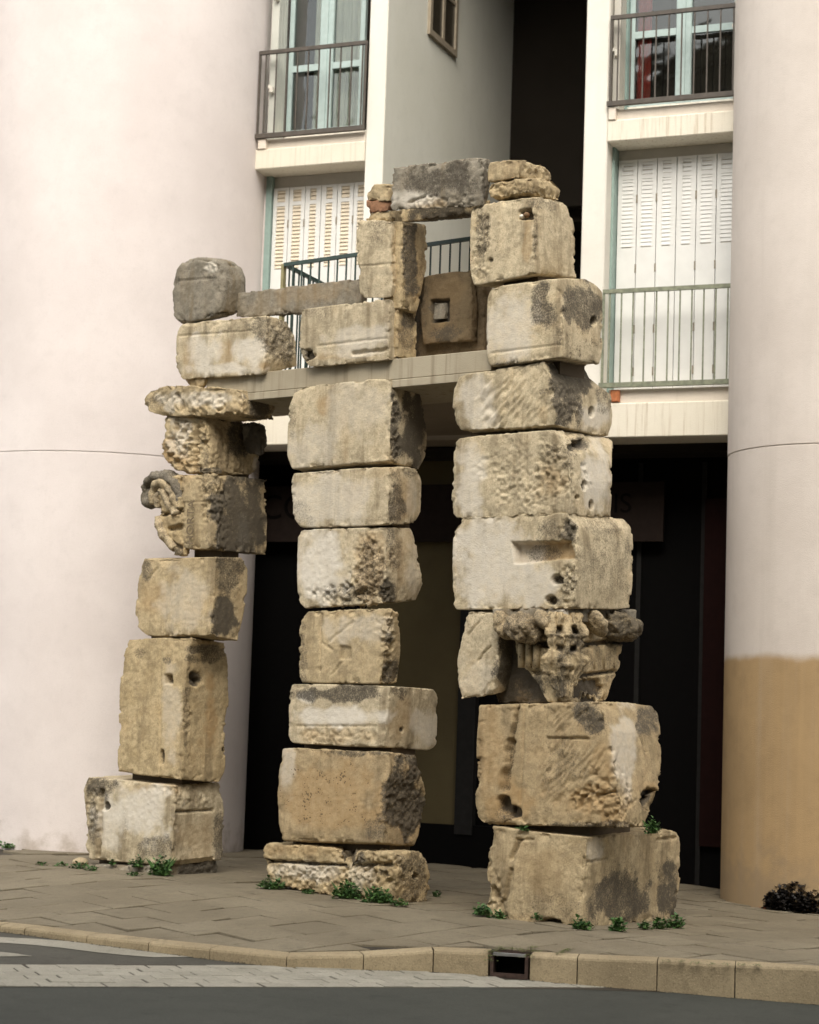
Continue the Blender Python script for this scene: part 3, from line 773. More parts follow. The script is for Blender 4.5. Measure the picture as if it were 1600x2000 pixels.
# ================================================================== STONES
def resample(pts, n):
    p = np.array(pts, float)
    s = np.concatenate([[0], np.cumsum(np.hypot(*(np.diff(p, axis=0).T)))]); s /= s[-1]
    t = np.linspace(0, 1, n)
    return np.stack([np.interp(t, s, p[:, 0]), np.interp(t, s, p[:, 1])], 1)
SEED = [1]
def stone(name, parent, L, C, R, off=0.0, rough=.010, rnd=.020, chip=.024, ops=(), mat=None, res=.0105, top_bow=0.0, big=.010, label=None):
    SEED[0] += 7; sd_ = SEED[0]; K = 13
    l, c, r = resample(L, K), resample(C, K), resample(R, K)
    g_ = 2.2; tt_ = np.linspace(-1, 1, K)[:, None] * np.array([[0, 2.4]])
    l = l + tt_ - [g_, 0]; r = r + tt_ + [g_, 0]; c = c + tt_
    fp = RO - RN * off
    Lp = np.array([hit(*q, fp, RN) for q in l]); Cp = np.array([hit(*q, fp, RN) for q in c])
    Rp = np.array([hit(*q, Cp[i], RU) for i, q in enumerate(r)])
    W = np.linalg.norm(Cp - Lp, axis=1).mean(); D = max(.1, np.linalg.norm(Rp - Cp, axis=1).mean()); H = np.linalg.norm(Cp[0] - Cp[-1])
    nu, nv, nt = [max(5, int(math.ceil(x / res)) + 1) for x in (W, D, H)]
    idx = -np.ones((nu, nv, nt), np.int64)
    surfm = np.zeros((nu, nv, nt), bool)
    surfm[0] = surfm[-1] = True; surfm[:, 0] = surfm[:, -1] = True; surfm[:, :, 0] = surfm[:, :, -1] = True
    ii = np.argwhere(surfm); idx[surfm] = np.arange(len(ii))
    quads = []
    def grid(A, flip):
        q = np.stack([A[:-1, :-1], A[1:, :-1], A[1:, 1:], A[:-1, 1:]], -1).reshape(-1, 4)
        quads.append(q[:, ::-1] if flip else q)
    grid(idx[0], True); grid(idx[-1], False); grid(idx[:, 0], False); grid(idx[:, -1], True); grid(idx[:, :, 0], True); grid(idx[:, :, -1], False)
    quads = np.concatenate(quads)[:, ::-1]            # c runs downwards: the frame is left-handed
    prm = ii / np.array([nu - 1, nv - 1, nt - 1])
    dims = np.array([W, D, H]); h = dims / 2
    q = (prm - .5) * dims
    pos0 = Lp.mean(0) + prm[:, :1] * (Cp - Lp).mean(0) + prm[:, 1:2] * (Rp - Cp).mean(0) - ZV * (prm[:, 2:] * H)
    rnd = rnd * .6; rr = rnd * (1 + .6 * vnoise(pos0, 5.0, sd_)); rr = np.clip(rr, .004, min(h) * .9)[:, None]
    lim = h - rr
    inner = np.clip(q, -lim, lim); dd = q - inner; ln = np.linalg.norm(dd, axis=1, keepdims=True); ln[ln == 0] = 1
    nrm = dd / ln; q2 = inner + nrm * rr
    s = np.sort(h - np.abs(q), axis=1); s2 = s[:, 1]; s3 = s[:, 2]
    pr = q2 / dims + .5
    tt = np.clip(pr[:, 2], 0, 1) * (K - 1); k0 = np.clip(tt.astype(int), 0, K - 2); ff = (tt - k0)[:, None]
    at_ = lambda A: A[k0] * (1 - ff) + A[k0 + 1] * ff
    l3, c3, r3 = at_(Lp), at_(Cp), at_(Rp)
    P = l3 + pr[:, :1] * (c3 - l3) + pr[:, 1:2] * (r3 - c3)
    N = RU * nrm[:, :1] + RN * nrm[:, 1:2] - ZV * nrm[:, 2:]
    if top_bow:                                       # a top that swells
        P = P + ZV * (top_bow * (1 - pr[:, 2:]) ** 2 * (4 * pr[:, :1] * (1 - pr[:, :1])) )
    disp = .6 * big * (vnoise(P, 2.2, sd_ + 1) * .6 + vnoise(P, 5.1, sd_ + 2) * .4)
    disp = disp + rough * (vnoise(P, 11, sd_ + 3) * .12 + fbm(P, 34, sd_ + 13, 3) * .28)
    edge = np.exp(-s2 / .03)
    cn = fbm(P, 12, sd_ + 4, 4)
    disp = disp - chip * edge * sstep(.0, .5, cn) * 1.25
    corner = np.exp(-(s2 + s3) / .12)
    disp = disp - chip * 1.3 * corner * np.clip(vnoise(P, 3.5, sd_ + 5) + .2, 0, 1)
    x, y = proj(P); view = P - CE
    vis = ((N * view).sum(1) < 0.15 * np.linalg.norm(view, axis=1)) | (s2 < rnd)
    front = N @ (-RN) > .6
    wear = np.zeros((len(P), 4), np.float32)  # dark (stains and painted shade), pale, ochre, pits
    wob = fbm(P, 7, sd_ + 8, 5) * .5
    edgew = fbm(P, 20, sd_ + 9, 2)
    X = np.stack([x / 40, y / 40, np.zeros_like(x)], 1)
    for op in ops:
        k = op[0]
        if k in ('dark', 'pale', 'ochre', 'pit', 'rough', 'push', 'tool'):
            _, cx, cy, rx, ry, amt = op[:6]
            dist = np.sqrt(((x - cx) / rx) ** 2 + ((y - cy) / ry) ** 2)
            mk = sstep(1.25, .55, dist + wob) * vis
            if k in ('dark', 'pale', 'ochre', 'pit'):
                ch = ('dark', 'pale', 'ochre', 'pit').index(k)
                wear[:, ch] = np.maximum(wear[:, ch], mk * amt)
            elif k == 'rough':
                disp = disp + mk * amt * .62 * (fbm(P, 31, sd_ + 11, 4) - .35); wear[:, 3] = np.maximum(wear[:, 3], mk * .35)
            elif k == 'push': disp = disp + mk * amt
            else:
                an = radians(op[6]); a_ = (x * cos(an) + y * sin(an)) / 15; b_ = (-x * sin(an) + y * cos(an)) / 4.2
                disp = disp + mk * amt * .7 * (vnoise(np.stack([a_, b_, 0 * a_], 1), 1.0, sd_ + 12) - .2)
        elif k == 'hole':                              # round socket, its inner shade painted dark
            _, cx, cy, rx, ry, dep = op[:6]
            dist = np.sqrt(((x - cx) / rx) ** 2 + ((y - cy) / ry) ** 2) + edgew * (.12 if rx < 12 else .3)
            mk = sstep(1.15, .75, dist) * vis; disp = disp - mk * dep
            wear[:, 0] = np.maximum(wear[:, 0], mk * .95)
        elif k == 'rect':                              # square cut recess, given by four pixel corners
            _, pts, dep, dk = op[:4]; mk = np.ones(len(P))
            for a in range(4):
                (x0, y0), (x1, y1) = pts[a], pts[(a + 1) % 4]; L_ = hypot(x1 - x0, y1 - y0)
                sdist = ((x1 - x0) * (y - y0) - (y1 - y0) * (x - x0)) / L_
                mk = mk * sstep(-2.0, 2.2, sdist + edgew * 1.2)
            mk = mk * vis * (front | (s2 < .04)); disp = disp - mk * dep
            ch = 2 if dk > 1 else 0
            wear[:, ch] = np.maximum(wear[:, ch], mk * (dk - 1 if dk > 1 else dk))
        elif k == 'line':
            _, x0, y0, x1, y1, w, dep = op[:7]; L_ = hypot(x1 - x0, y1 - y0)
            t_ = np.clip(((x - x0) * (x1 - x0) + (y - y0) * (y1 - y0)) / L_ ** 2, 0, 1)
            dist = np.hypot(x - x0 - t_ * (x1 - x0), y - y0 - t_ * (y1 - y0)) + edgew * w * .4
            mk = sstep(w, w * .3, dist) * vis; disp = disp - mk * dep
            if len(op) > 7: wear[:, 0] = np.maximum(wear[:, 0], mk * op[7])
        elif k == 'flute':
            _, x0, x1, y0, y1, per, amt = op
            mk = sstep(x0 - 3, x0 + 3, x) * sstep(x1 + 3, x1 - 3, x) * sstep(y0 - 3, y0 + 3, y) * sstep(y1 + 3, y1 - 3, y) * vis
            disp = disp + mk * amt * (np.abs(np.sin((x - x0) / per * pi)) - .4)
    P2 = P + N * disp[:, None]
    wear[:, 0] = np.maximum(wear[:, 0], np.clip(.22 * np.exp(-s2 / .03) + .15 * edgew - .18, 0, 1))
    lo = np.array(wloc(parent))
    me = bpy.data.meshes.new(name)
    me.vertices.add(len(P2)); me.vertices.foreach_set('co', (P2 - lo).astype(np.float32).ravel())
    me.loops.add(quads.size); me.loops.foreach_set('vertex_index', quads.astype(np.int32).ravel())
    me.polygons.add(len(quads)); me.polygons.foreach_set('loop_start', np.arange(0, quads.size, 4, dtype=np.int32))
    me.polygons.foreach_set('loop_total', np.full(len(quads), 4, np.int32))
    me.polygons.foreach_set('use_smooth', np.ones(len(quads), bool))
    me.update(calc_edges=True)
    uu = (P2 - RO) @ RU; dd_ = (P2 - RO) @ RN
    BOXES.append((parent, np.percentile(uu, 4), np.percentile(uu, 96), np.percentile(dd_, 4), np.percentile(dd_, 96), Cp[-1][2], Cp[0][2]))
    a = me.attributes.new("wear", 'FLOAT_COLOR', 'POINT'); a.data.foreach_set('color', wear.ravel())
    o = link(name, me, mat or STONE, parent)
    if label: o['label'] = label
    return o
BOXES = []
def core(parent, *a):
    """mortar packed into the joints between the stones of one pillar, set back from the faces"""
    mine = [b for b in BOXES if b[0] is parent]; BOXES.clear()
    for i_, A in enumerate(mine):
        for B in mine[i_ + 1:]:
            lo, hi = (A, B) if A[5] < B[5] else (B, A)
            gap = hi[5] - lo[6]
            u0, u1 = max(A[1], B[1]) + .07, min(A[2], B[2]) - .07; d0, d1 = max(A[3], B[3]) + .16, min(A[4], B[4]) - .07
            if abs(gap) < .16 and u1 - u0 > .1 and d1 - d0 > .1:
                m = MB(); zc = (hi[5] + lo[6]) / 2
                m.abox(RO, RU, RN, u0, u1, d0, d1, zc - .09, zc + .09); m.build("mortar_joint", MORTAR, parent)
def blob(name, parent, c, ax, rad, rough=.008, mat=None, groove=None, n=40, wearv=(.2, 0, 0, .1)):
    SEED[0] += 3; th = np.linspace(0, pi, n); ph = np.linspace(0, 2 * pi, 2 * n, endpoint=False)
    T, Pp = np.meshgrid(th, ph, indexing='ij'); u = np.stack([np.sin(T) * np.cos(Pp), np.sin(T) * np.sin(Pp), np.cos(T)], -1).reshape(-1, 3)
    e = [np.array(a) / np.linalg.norm(a) for a in ax]
    rr = np.ones(len(u))
    if groove: rr = rr - groove[1] * np.maximum(0, np.sin(u[:, 0] * groove[0] + groove[2] * u[:, 2])) ** 2
    P = c + (e[0] * (u[:, :1] * rad[0]) + e[1] * (u[:, 1:2] * rad[1]) + e[2] * (u[:, 2:] * rad[2])) * rr[:, None]
    N = (P - c); N = N / np.linalg.norm(N, axis=1, keepdims=True)
    P = P + N * (rough * fbm(P, 14, SEED[0], 4))[:, None]
    m2 = 2 * n; I = np.arange(n * m2).reshape(n, m2); J = np.roll(I, -1, axis=1)
    quads = np.stack([I[:-1], I[1:], J[1:], J[:-1]], -1).reshape(-1, 4)
    me = bpy.data.meshes.new(name); lo = np.array(wloc(parent))
    me.from_pydata((P - lo).tolist(), [], quads.tolist()); me.polygons.foreach_set('use_smooth', [True] * len(quads)); me.update()
    a = me.attributes.new("wear", 'FLOAT_COLOR', 'POINT'); a.data.foreach_set('color', np.tile(np.array(wearv, np.float32), len(P)))
    return link(name, me, mat or STONE, parent)

def base_of(px, py): 
    P = hit(px, py, RO, RN); return (P[0], P[1], zg(P[0], P[1]))
GP = "stacked stone pillars carrying the beam"
# ---------------------------------------------------------------- left pillar
pa = thing("stone_pillar", "left pillar, slimmest of the three, with a flat capstone and a carved capital fragment", "pillar", base_of(300, 1700), GP)
stone("rubble_footing", pa, [(150,1693),(152,1702),(158,1709)], [(322,1692),(322,1702),(320,1716)], [(424,1680),(426,1690),(422,1704)], off=.05, rough=.03, chip=.05, big=.03, ops=[('dark',380,1700,60,20,.8)], mat=STONE_G)
stone("stone_block", pa, [(172,1520),(164,1545),(170,1600),(168,1650),(176,1677)], [(342,1537),(344,1565),(339,1620),(336,1660),(337,1689)], [(428,1530),(433,1555),(437,1592),(436,1655),(430,1677)],
      ops=[('pale',270,1590,70,52,.9),('pale',215,1600,26,50,.7),('dark',190,1535,36,26,.75),('dark',180,1610,10,70,.6),('dark',300,1655,55,26,.6),('dark',245,1620,10,50,.35),('rough',178,1560,14,60,.03),('hole',206,1574,8,9,.05),('line',198,1545,192,1670,6,.05,.3),
           ('rect',[(347,1586),(415,1580),(418,1690),(340,1695)],.05,.0),('line',346,1586,414,1582,4,.03,.6),('ochre',300,1540,60,14,.5),('ochre',385,1640,40,50,.35),('dark',426,1640,12,60,.7),('rough',380,1555,50,25,.02)], mat=STONE_W)
stone("stone_block", pa, [(253,1250),(240,1290),(237,1330),(234,1390),(231,1415),(238,1430),(231,1450),(230,1505)], [(378,1246),(366,1285),(358,1400),(354,1521)], [(437,1258),(445,1290),(443,1342),(446,1372),(438,1430),(440,1500),(428,1527)],
      ops=[('rect',[(322,1317),(336,1317),(336,1336),(322,1336)],.09,.7),('hole',383,1326,13,16,.03),('hole',378,1324,5,8,.07),('hole',388,1330,5,7,.07),('hole',316,1478,5,14,.06),('ochre',410,1390,13,70,1.0),('ochre',404,1450,24,16,.5),('dark',275,1275,16,10,.5),('dark',325,1288,14,8,.6),('dark',375,1288,18,9,.6),('dark',412,1280,24,18,.7),('hole',437,1464,3,4,.05),
           ('line',314,1270,312,1520,2.5,.008,.1),('dark',365,1400,8,110,.45),('pit',290,1420,60,90,.35),('rough',368,1400,7,110,.02),('pale',335,1400,16,90,.35),('dark',400,1268,40,12,.75)])
stone("stone_block", pa, [(283,1093),(273,1118),(269,1150),(265,1200),(272,1227),(290,1240)], [(423,1090),(417,1160),(412,1240)], [(472,1090),(484,1112),(481,1162),(475,1200),(463,1250)],
      ops=[('dark',285,1108,18,28,.65),('ochre',300,1165,26,30,.5),('dark',446,1125,34,60,.72),('dark',438,1205,26,50,1.0),('pale',365,1170,50,60,.35),('line',290,1130,306,1110,3,.012,.3),('ochre',470,1170,12,60,.3)])
f4 = stone("inscribed_block", pa, [(354,930),(354,1000),(360,1070)], [(420,928),(426,985),(424,1072)], [(520,938),(521,1010),(520,1082)], chip=.045,
      ops=[('dark',418,960,24,60,.5),('rough',418,970,26,70,.04),('dark',470,1010,60,110,1.0),('pale',474,1040,12,42,.6),('dark',362,1068,20,10,.5),('line',356,982,420,978,3,.012,.2)], label="block turned on its side with a cut inscription")
t0 = hit(381, 1064, RO - RN * .018, RN)
text("HORTA", .125, "lettering", plain("cut_letter_shade", (.17, .13, .08), .9), f4, t0 - RN * .006, np.array(ZV) * 1.0, -RU, .003)
stone("carved_fragment", pa, [(325,932),(312,945),(309,990),(311,1030),(322,1060),(345,1083)], [(356,930),(358,1000),(362,1086)], [(372,930),(372,1000),(372,1086)], off=.0, rough=.03, rnd=.05, chip=.06,
      ops=[('line',312,1005,356,998,6,.06,.6),('line',330,1032,360,1028,6,.05,.5),('line',318,1048,352,1070,5,.04,.4),('dark',350,1075,14,12,.7),('ochre',356,1070,10,12,.6)])
def sweep(name, parent, pts, radii, mat, wearv=(.2, .1, 0, .1), rough=.012, n=14):
    SEED[0] += 5; P = np.array(pts); t = np.linspace(0, len(P) - 1, 60); k = np.arange(len(P))
    from_ = lambda a: np.interp(t, k, a)
    Q = np.stack([from_(P[:, i]) for i in range(3)], 1)
    for _ in range(6): Q[1:-1] = (Q[:-2] + Q[1:-1] * 2 + Q[2:]) / 4
    r = from_(np.array(radii)); T = np.gradient(Q, axis=0); T = T / np.linalg.norm(T, axis=1, keepdims=True)
    A = np.cross(T, RN); A = A / np.linalg.norm(A, axis=1, keepdims=True); B = np.cross(T, A)
    ph = np.linspace(0, 2 * pi, n, endpoint=False)
    V = (Q[:, None] + r[:, None, None] * (A[:, None] * np.cos(ph)[None, :, None] + 1.5 * B[:, None] * np.sin(ph)[None, :, None])).reshape(-1, 3)
    V = V + (rough * fbm(V, 14, SEED[0], 4))[:, None] * (V - np.repeat(Q, n, 0)) / np.repeat(r, n)[:, None]
    I = np.arange(60 * n).reshape(60, n); J = np.roll(I, -1, 1)
    F = np.stack([I[:-1], J[:-1], J[1:], I[1:]], -1).reshape(-1, 4).tolist() + [I[0][::-1].tolist(), I[-1].tolist()]
    me = bpy.data.meshes.new(name); me.from_pydata((V - np.array(wloc(parent))).tolist(), [], F); me.polygons.foreach_set('use_smooth', [True] * len(F)); me.update()
    a = me.attributes.new("wear", 'FLOAT_COLOR', 'POINT'); a.data.foreach_set('color', np.tile(np.array(wearv, np.float32), len(V)))
    return link(name, me, mat, parent)
def px3(pts, off): return [hit(x, y, RO + RN * off, RN) for x, y in pts]
blob("scroll_eye", pa, hit(294, 972, RO + RN * .10, RN), (RU, RN, ZV), (.075, .10, .115), .014, STONE_G, (2.5, .1, 3), 30, (.55, 0, 0, .2))
sweep("scroll_fold", pa, px3([(288,975),(287,955),(294,940),(310,931),(330,930),(346,943),(355,968),(358,992)], .06), [.03,.045,.05,.055,.06,.06,.055,.045], STONE_G, (.6, .05, 0, .4), .02)
sweep("scroll_fold", pa, px3([(300,985),(300,965),(306,950),(320,943),(334,953),(344,972),(352,996)], .04), [.03,.045,.05,.055,.055,.05,.04], STONE, (.45, .1, 0, .4), .02)
sweep("scroll_fold", pa, px3([(308,992),(310,972),(318,960),(328,968),(336,984),(348,1004)], .03), [.03,.04,.045,.05,.05,.04], STONE, (.42, .1, 0, .4), .02)
sweep("scroll_fold", pa, px3([(312,1010),(316,1030),(326,1050),(344,1072)], .03), [.03,.045,.05,.04], STONE, (.4, .1, .1, .4), .02)
stone("capital_block", pa, [(322,814),(320,845),(312,872),(320,900),(348,922)], [(402,812),(410,870),(412,926)], [(478,824),(492,850),(507,880),(508,902),(496,926)], rough=.035, rnd=.07, chip=.07, big=.05,
      ops=[('rough',360,870,50,55,.07),('dark',398,880,10,50,.4),('ochre',328,880,16,30,.8),('ochre',352,905,16,22,.7),('pale',350,850,26,40,.6),('dark',470,860,34,50,.85),('line',345,830,335,890,5,.04,.2),('line',383,835,378,915,6,.05,.3),('pale',502,905,10,14,.6),('dark',405,920,30,8,.8)], label="broken capital worn to a lump")
stone("shaded_rear_fragment", pa, [(470,825),(474,850),(478,885)], [(505,826),(512,850),(512,890)], [(520,832),(523,860),(520,885)], off=-.45, rough=.03, chip=.05, rnd=.06, mat=STONE_G, ops=[('dark',510,860,40,50,1)])  # the shadow it lies in is put into its dark colour
stone("capstone", pa, [(332,754),(296,763),(281,783),(286,800),(322,812)], [(472,760),(475,782),(473,806)], [(530,778),(536,798),(534,818)], off=.06, rough=.025, rnd=.022, chip=.05, big=.03,
      ops=[('dark',300,780,24,20,.45),('pale',400,778,70,14,.7),('rough',390,785,80,18,.035),('line',345,770,356,795,5,.04,.4),('pale',330,796,10,8,.6),('dark',505,795,34,30,.9)], label="flat broken slab jutting out left")  # right side: shadow under the beam painted dark
core(pa, (330,1100), (415,1100), (470,1100), 4.4, .2, .09)
# ---------------------------------------------------------------- centre pillar
pb = thing("stone_pillar", "centre pillar of eight blocks standing on a low moulded base", "pillar", base_of(680, 1760), GP)
stone("moulded_base", pb, [(521,1648),(515,1660),(517,1680),(526,1706),(534,1730)], [(776,1668),(777,1700),(773,1730),(770,1768)], [(828,1662),(838,1680),(842,1710),(841,1740),(834,1760)], rough=.022, chip=.05, big=.035, rnd=.04, top_bow=0,
      ops=[('line',517,1682,672,1690,5,.06,.85),('hole',683,1668,16,18,.12),('dark',690,1672,22,20,.8),('line',700,1690,762,1688,6,.05,.6),('rough',640,1715,120,40,.04),('pale',610,1700,70,20,.6),('pale',700,1715,30,40,.4),('dark',752,1700,18,22,.6),('dark',810,1710,40,60,.65),('hole',812,1712,6,6,.05),('ochre',590,1660,60,14,.45),('rough',740,1700,50,40,.05)], label="weathered two-tier base block")
stone("stone_block", pb, [(550,1461),(546,1485),(542,1557),(546,1615),(553,1640)], [(760,1470),(762,1507),(752,1570),(750,1646)], [(808,1477),(822,1507),(832,1557),(824,1612),(810,1652)], rnd=.035,
      ops=[('ochre',650,1560,110,80,.75),('pit',640,1550,100,80,1.0),('dark',792,1560,44,95,.95),('rough',795,1560,44,90,.03),('dark',700,1470,60,10,.7),('dark',735,1625,30,20,.6),('pale',560,1500,16,50,.5),('ochre',800,1600,40,60,.6)], mat=STONE_O)
stone("stone_block", pb, [(571,1337),(566,1360),(564,1440),(574,1450)], [(763,1342),(757,1395),(750,1458)], [(845,1347),(855,1360),(852,1455),(836,1464)], rnd=.022, rough=.006, chip=.018,
      ops=[('dark',660,1356,110,18,.85),('pale',660,1398,100,18,1.0),('pale',598,1362,20,12,.9),('line',580,1418,735,1418,3,.01,.3),('rough',660,1435,90,16,.02),('ochre',660,1438,90,14,.4),('ochre',785,1410,24,40,.6),('dark',778,1350,18,14,.6),('pale',825,1420,30,40,.6),('hole',785,1425,4,5,.02)], mat=STONE_W)
stone("stone_block", pb, [(604,1196),(586,1216),(584,1270),(586,1320),(592,1331)], [(766,1190),(758,1232),(750,1275),(742,1334)], [(778,1196),(781,1257),(780,1336)], rnd=.02, chip=.03,
      ops=[('rough',755,1270,16,60,.05),('dark',765,1310,16,30,.8),('dark',758,1245,10,14,.7),('rect',[(665,1262),(686,1262),(687,1288),(663,1288)],.022,.25),('line',690,1215,640,1255,4,.009,.25),('line',672,1290,648,1318,3,.009,.25),('line',628,1200,625,1310,3,.014,.3),('dark',592,1290,12,60,.55),('dark',590,1222,10,14,.5),('line',628,1255,650,1270,3,.01,.2),('pale',700,1230,60,30,.4)])
stone("stone_block", pb, [(586,1037),(582,1055),(581,1125),(584,1172),(598,1186)], [(752,1032),(755,1075),(754,1130),(748,1176)], [(800,1034),(812,1060),(817,1100),(825,1137),(812,1172)], rnd=.025,
      ops=[('pale',625,1100,56,80,.95),('rough',722,1120,40,60,.05),('dark',725,1115,34,52,.55),('ochre',725,1100,36,70,.55),('rough',690,1160,70,20,.05),('dark',690,1158,66,20,.55),('dark',760,1150,18,30,.95),('dark',772,1090,14,50,.55),('ochre',780,1100,24,60,.4),('dark',764,1050,12,30,.6),('pale',805,1120,14,40,.35)], mat=STONE_W)
stone("stone_block", pb, [(575,926),(570,940),(570,1000),(588,1030)], [(762,912),(760,965),(756,1023)], [(815,915),(822,940),(821,1000),(808,1022)], rnd=.02, rough=.006,
      ops=[('pale',640,975,110,50,.55),('dark',590,1005,20,24,.4),('ochre',690,970,26,30,.3),('dark',776,975,18,54,.75),('ochre',786,975,22,50,.7),('pale',805,970,14,40,.3),('line',654,930,652,1015,1.5,.004,.1),('dark',800,925,18,10,.6)], mat=STONE_W)
stone("stone_block", pb, [(600,756),(576,768),(565,800),(563,850),(562,890),(572,914)], [(766,740),(764,800),(762,860),(758,899)], [(815,752),(828,800),(833,850),(832,888),(816,916)], rnd=.022, rough=.006,
      ops=[('ochre',628,790,14,26,.75),('dark',573,810,10,50,.45),('pit',600,870,50,50,.4),('pale',610,880,50,50,.4),('ochre',675,850,10,60,.3),('dark',774,830,12,90,.85),('rough',772,830,10,90,.03),('dark',806,840,34,100,1.0),('pale',700,800,60,60,.3)], mat=STONE_W)  # right side face: its shadow painted dark
core(pb, (600,1000), (752,1000), (800,1000), 4.5, .2, .09)
# ---------------------------------------------------------------- right pillar
pc = thing("stone_pillar", "right pillar, tallest and thickest, with a carved leaf capital above its two bottom blocks", "pillar", base_of(1140, 1812), GP)
stone("base_block", pc, [(964,1617),(959,1642),(952,1699),(956,1742),(948,1770),(954,1790)], [(1148,1637),(1144,1685),(1139,1742),(1137,1813)], [(1318,1624),(1328,1642),(1325,1685),(1328,1705),(1319,1757),(1323,1792)], rough=.009, chip=.035, big=.025,
      ops=[('line',1014,1640,1000,1675,7,.04,.4),('line',1000,1700,985,1760,6,.03,.3),('line',965,1735,985,1790,7,.04,.3),('line',1010,1640,1040,1640,3,.02,.1),('pale',1165,1660,20,24,.5),('line',1150,1684,1182,1678,3,.015,.4),('dark',1212,1762,58,56,.85),('dark',1300,1745,32,84,.9),('dark',1160,1785,20,40,.5),('dark',1165,1760,22,40,.65),('dark',1080,1770,70,30,.4),('hole',1080,1806,24,12,.08),('dark',1210,1700,50,50,.3),('line',1285,1640,1318,1636,4,.025,.3),('ochre',1060,1700,70,50,.25),('rough',965,1740,14,60,.04)])
stone("stone_block", pc, [(936,1379),(930,1469),(934,1501),(929,1541),(930,1590),(944,1608)], [(1168,1371),(1190,1430),(1200,1490),(1212,1550),(1217,1614)], [(1272,1378),(1286,1397),(1291,1455),(1291,1527),(1280,1566),(1266,1600),(1256,1614)], rough=.010, chip=.05, rnd=.035,
      ops=[('line',1010,1380,998,1450,6,.06,.5),('line',998,1450,985,1540,11,.09,.55),('hole',983,1572,13,20,.10),('hole',1003,1586,12,13,.09),('dark',992,1585,22,18,.6),('ochre',1000,1560,60,40,.9),('ochre',960,1480,28,90,.5),('line',1025,1380,1015,1600,4,.015,.1),('rect',[(1071,1375),(1140,1373),(1150,1438),(1070,1440)],-.015,0.0),('line',1070,1441,1150,1443,2.6,.016,.3),
           ('tool',1110,1405,45,36,.022,-55),('dark',1150,1400,36,40,.85),('tool',1120,1510,70,70,.018,-60),('dark',1105,1500,50,60,.35),('rough',1170,1560,70,50,.05),('ochre',1160,1570,70,50,.75),('ochre',1180,1500,26,50,.6),('pale',1220,1470,26,90,.55),('dark',1268,1405,28,36,.8),('line',1243,1418,1262,1470,2.5,.02,.5),('hole',1272,1560,20,22,.10),('ochre',1272,1555,20,22,.7),('line',1132,1575,1140,1555,4,.03,.3),('line',1140,1555,1160,1546,4,.035,.4),('line',1172,1552,1200,1546,4,.04,.5),('dark',1150,1612,100,10,.7),('pit',1270,1500,20,50,.5)], mat=STONE_O)
stone("stone_block", pc, [(914,1196),(905,1222),(906,1242),(895,1285),(895,1342),(902,1363)], [(972,1199),(975,1242),(974,1305),(963,1356)], [(1012,1196),(1012,1250),(1008,1340)], rough=.012,
      ops=[('line',945,1275,935,1290,3,.02,.4),('line',958,1262,945,1275,3,.02,.4),('line',915,1240,935,1215,3,.015,.3),('line',955,1335,945,1355,3,.015,.3),('dark',925,1210,24,20,.35),('dark',1000,1300,30,80,.95),('pale',930,1320,26,40,.3)], mat=STONE_W)  # right side: shadow of the carved recess painted dark
stone("capital_core", pc, [(962,1200),(968,1372)], [(1112,1195),(1112,1372)], [(1205,1200),(1180,1372)], off=-.20, rough=.025, mat=STONE_B, ops=[('dark',1060,1290,180,130,1.0)])  # shadow of the carved recess put into the dark brown colour
stone("abacus", pc, [(962,1191),(966,1214)], [(1108,1189),(1108,1212)], [(1242,1193),(1240,1214)], off=-.005, rough=.014, rnd=.02, chip=.04, mat=STONE_G, ops=[("pale",1100,1196,16,8,.9),("dark",1190,1200,50,10,.6)])
cap = stone("leaf_capital", pc, [(985,1193),(1000,1240),(1012,1290),(1040,1322),(1072,1368)], [(1106,1190),(1106,1240),(1104,1300),(1100,1370)], [(1236,1194),(1216,1250),(1211,1300),(1196,1332),(1180,1370)], off=-.06, rough=.018, rnd=.04, chip=.04, big=.02,
      ops=[('dark',1106,1280,120,100,.45),('line',1000,1250,1085,1262,8,.07,.9),('line',1125,1262,1235,1250,8,.07,.9),('line',1030,1312,1090,1318,6,.04,.6),('line',1120,1322,1200,1312,6,.05,.7),('hole',1150,1350,30,24,.09),('dark',1150,1350,34,26,.8),('dark',1030,1340,34,26,.9),('dark',1105,1205,120,18,.55),('dark',1220,1230,30,40,.8)], label="carved capital with volutes, flutes and a drooping leaf")  # shadow in the recess below the volutes painted dark
Cc = hit(1106, 1240, RO + RN * .06, RN)
def sidehit(x, y, out): return hit(x, y, Cc + RU * out, RU)
blob("volute", cap, hit(1026, 1226, RO - RN * .03, RN), (RU * .985 - ZV * .17, RN, RU * .17 + ZV * .985), (.165, .17, .125), .030, STONE, (7, .07, 5), 56, (.62, .1, .3, .5))
blob("volute", cap, hit(984, 1222, RO - RN * .02, RN), (RU * .35 - ZV * .94, RN, RU * .94 + ZV * .35), (.135, .12, .075), .020, STONE, (8, .10, 3), 44, (.5, .1, .1, .4))
blob("volute", cap, hit(1062, 1212, RO - RN * .04, RN), (RU * .5 - ZV * .86, RN, RU * .86 + ZV * .5), (.10, .10, .05), .012, STONE, (3, .12, 2), 36, (.45, .1, .1, .2))
blob("volute", cap, sidehit(1208, 1224, .03), (RN * .99 - ZV * .1, RU, ZV * .99 + RN * .1), (.25, .17, .135), .032, STONE, (6, .07, 5), 56, (.85, .0, 0, .5))
blob("volute", cap, sidehit(1166, 1218, .08), (RN * .6 - ZV * .8, RU, ZV * .6 + RN * .8), (.13, .10, .06), .012, STONE, (3, .12, 2), 40, (.5, .1, 0, .2))
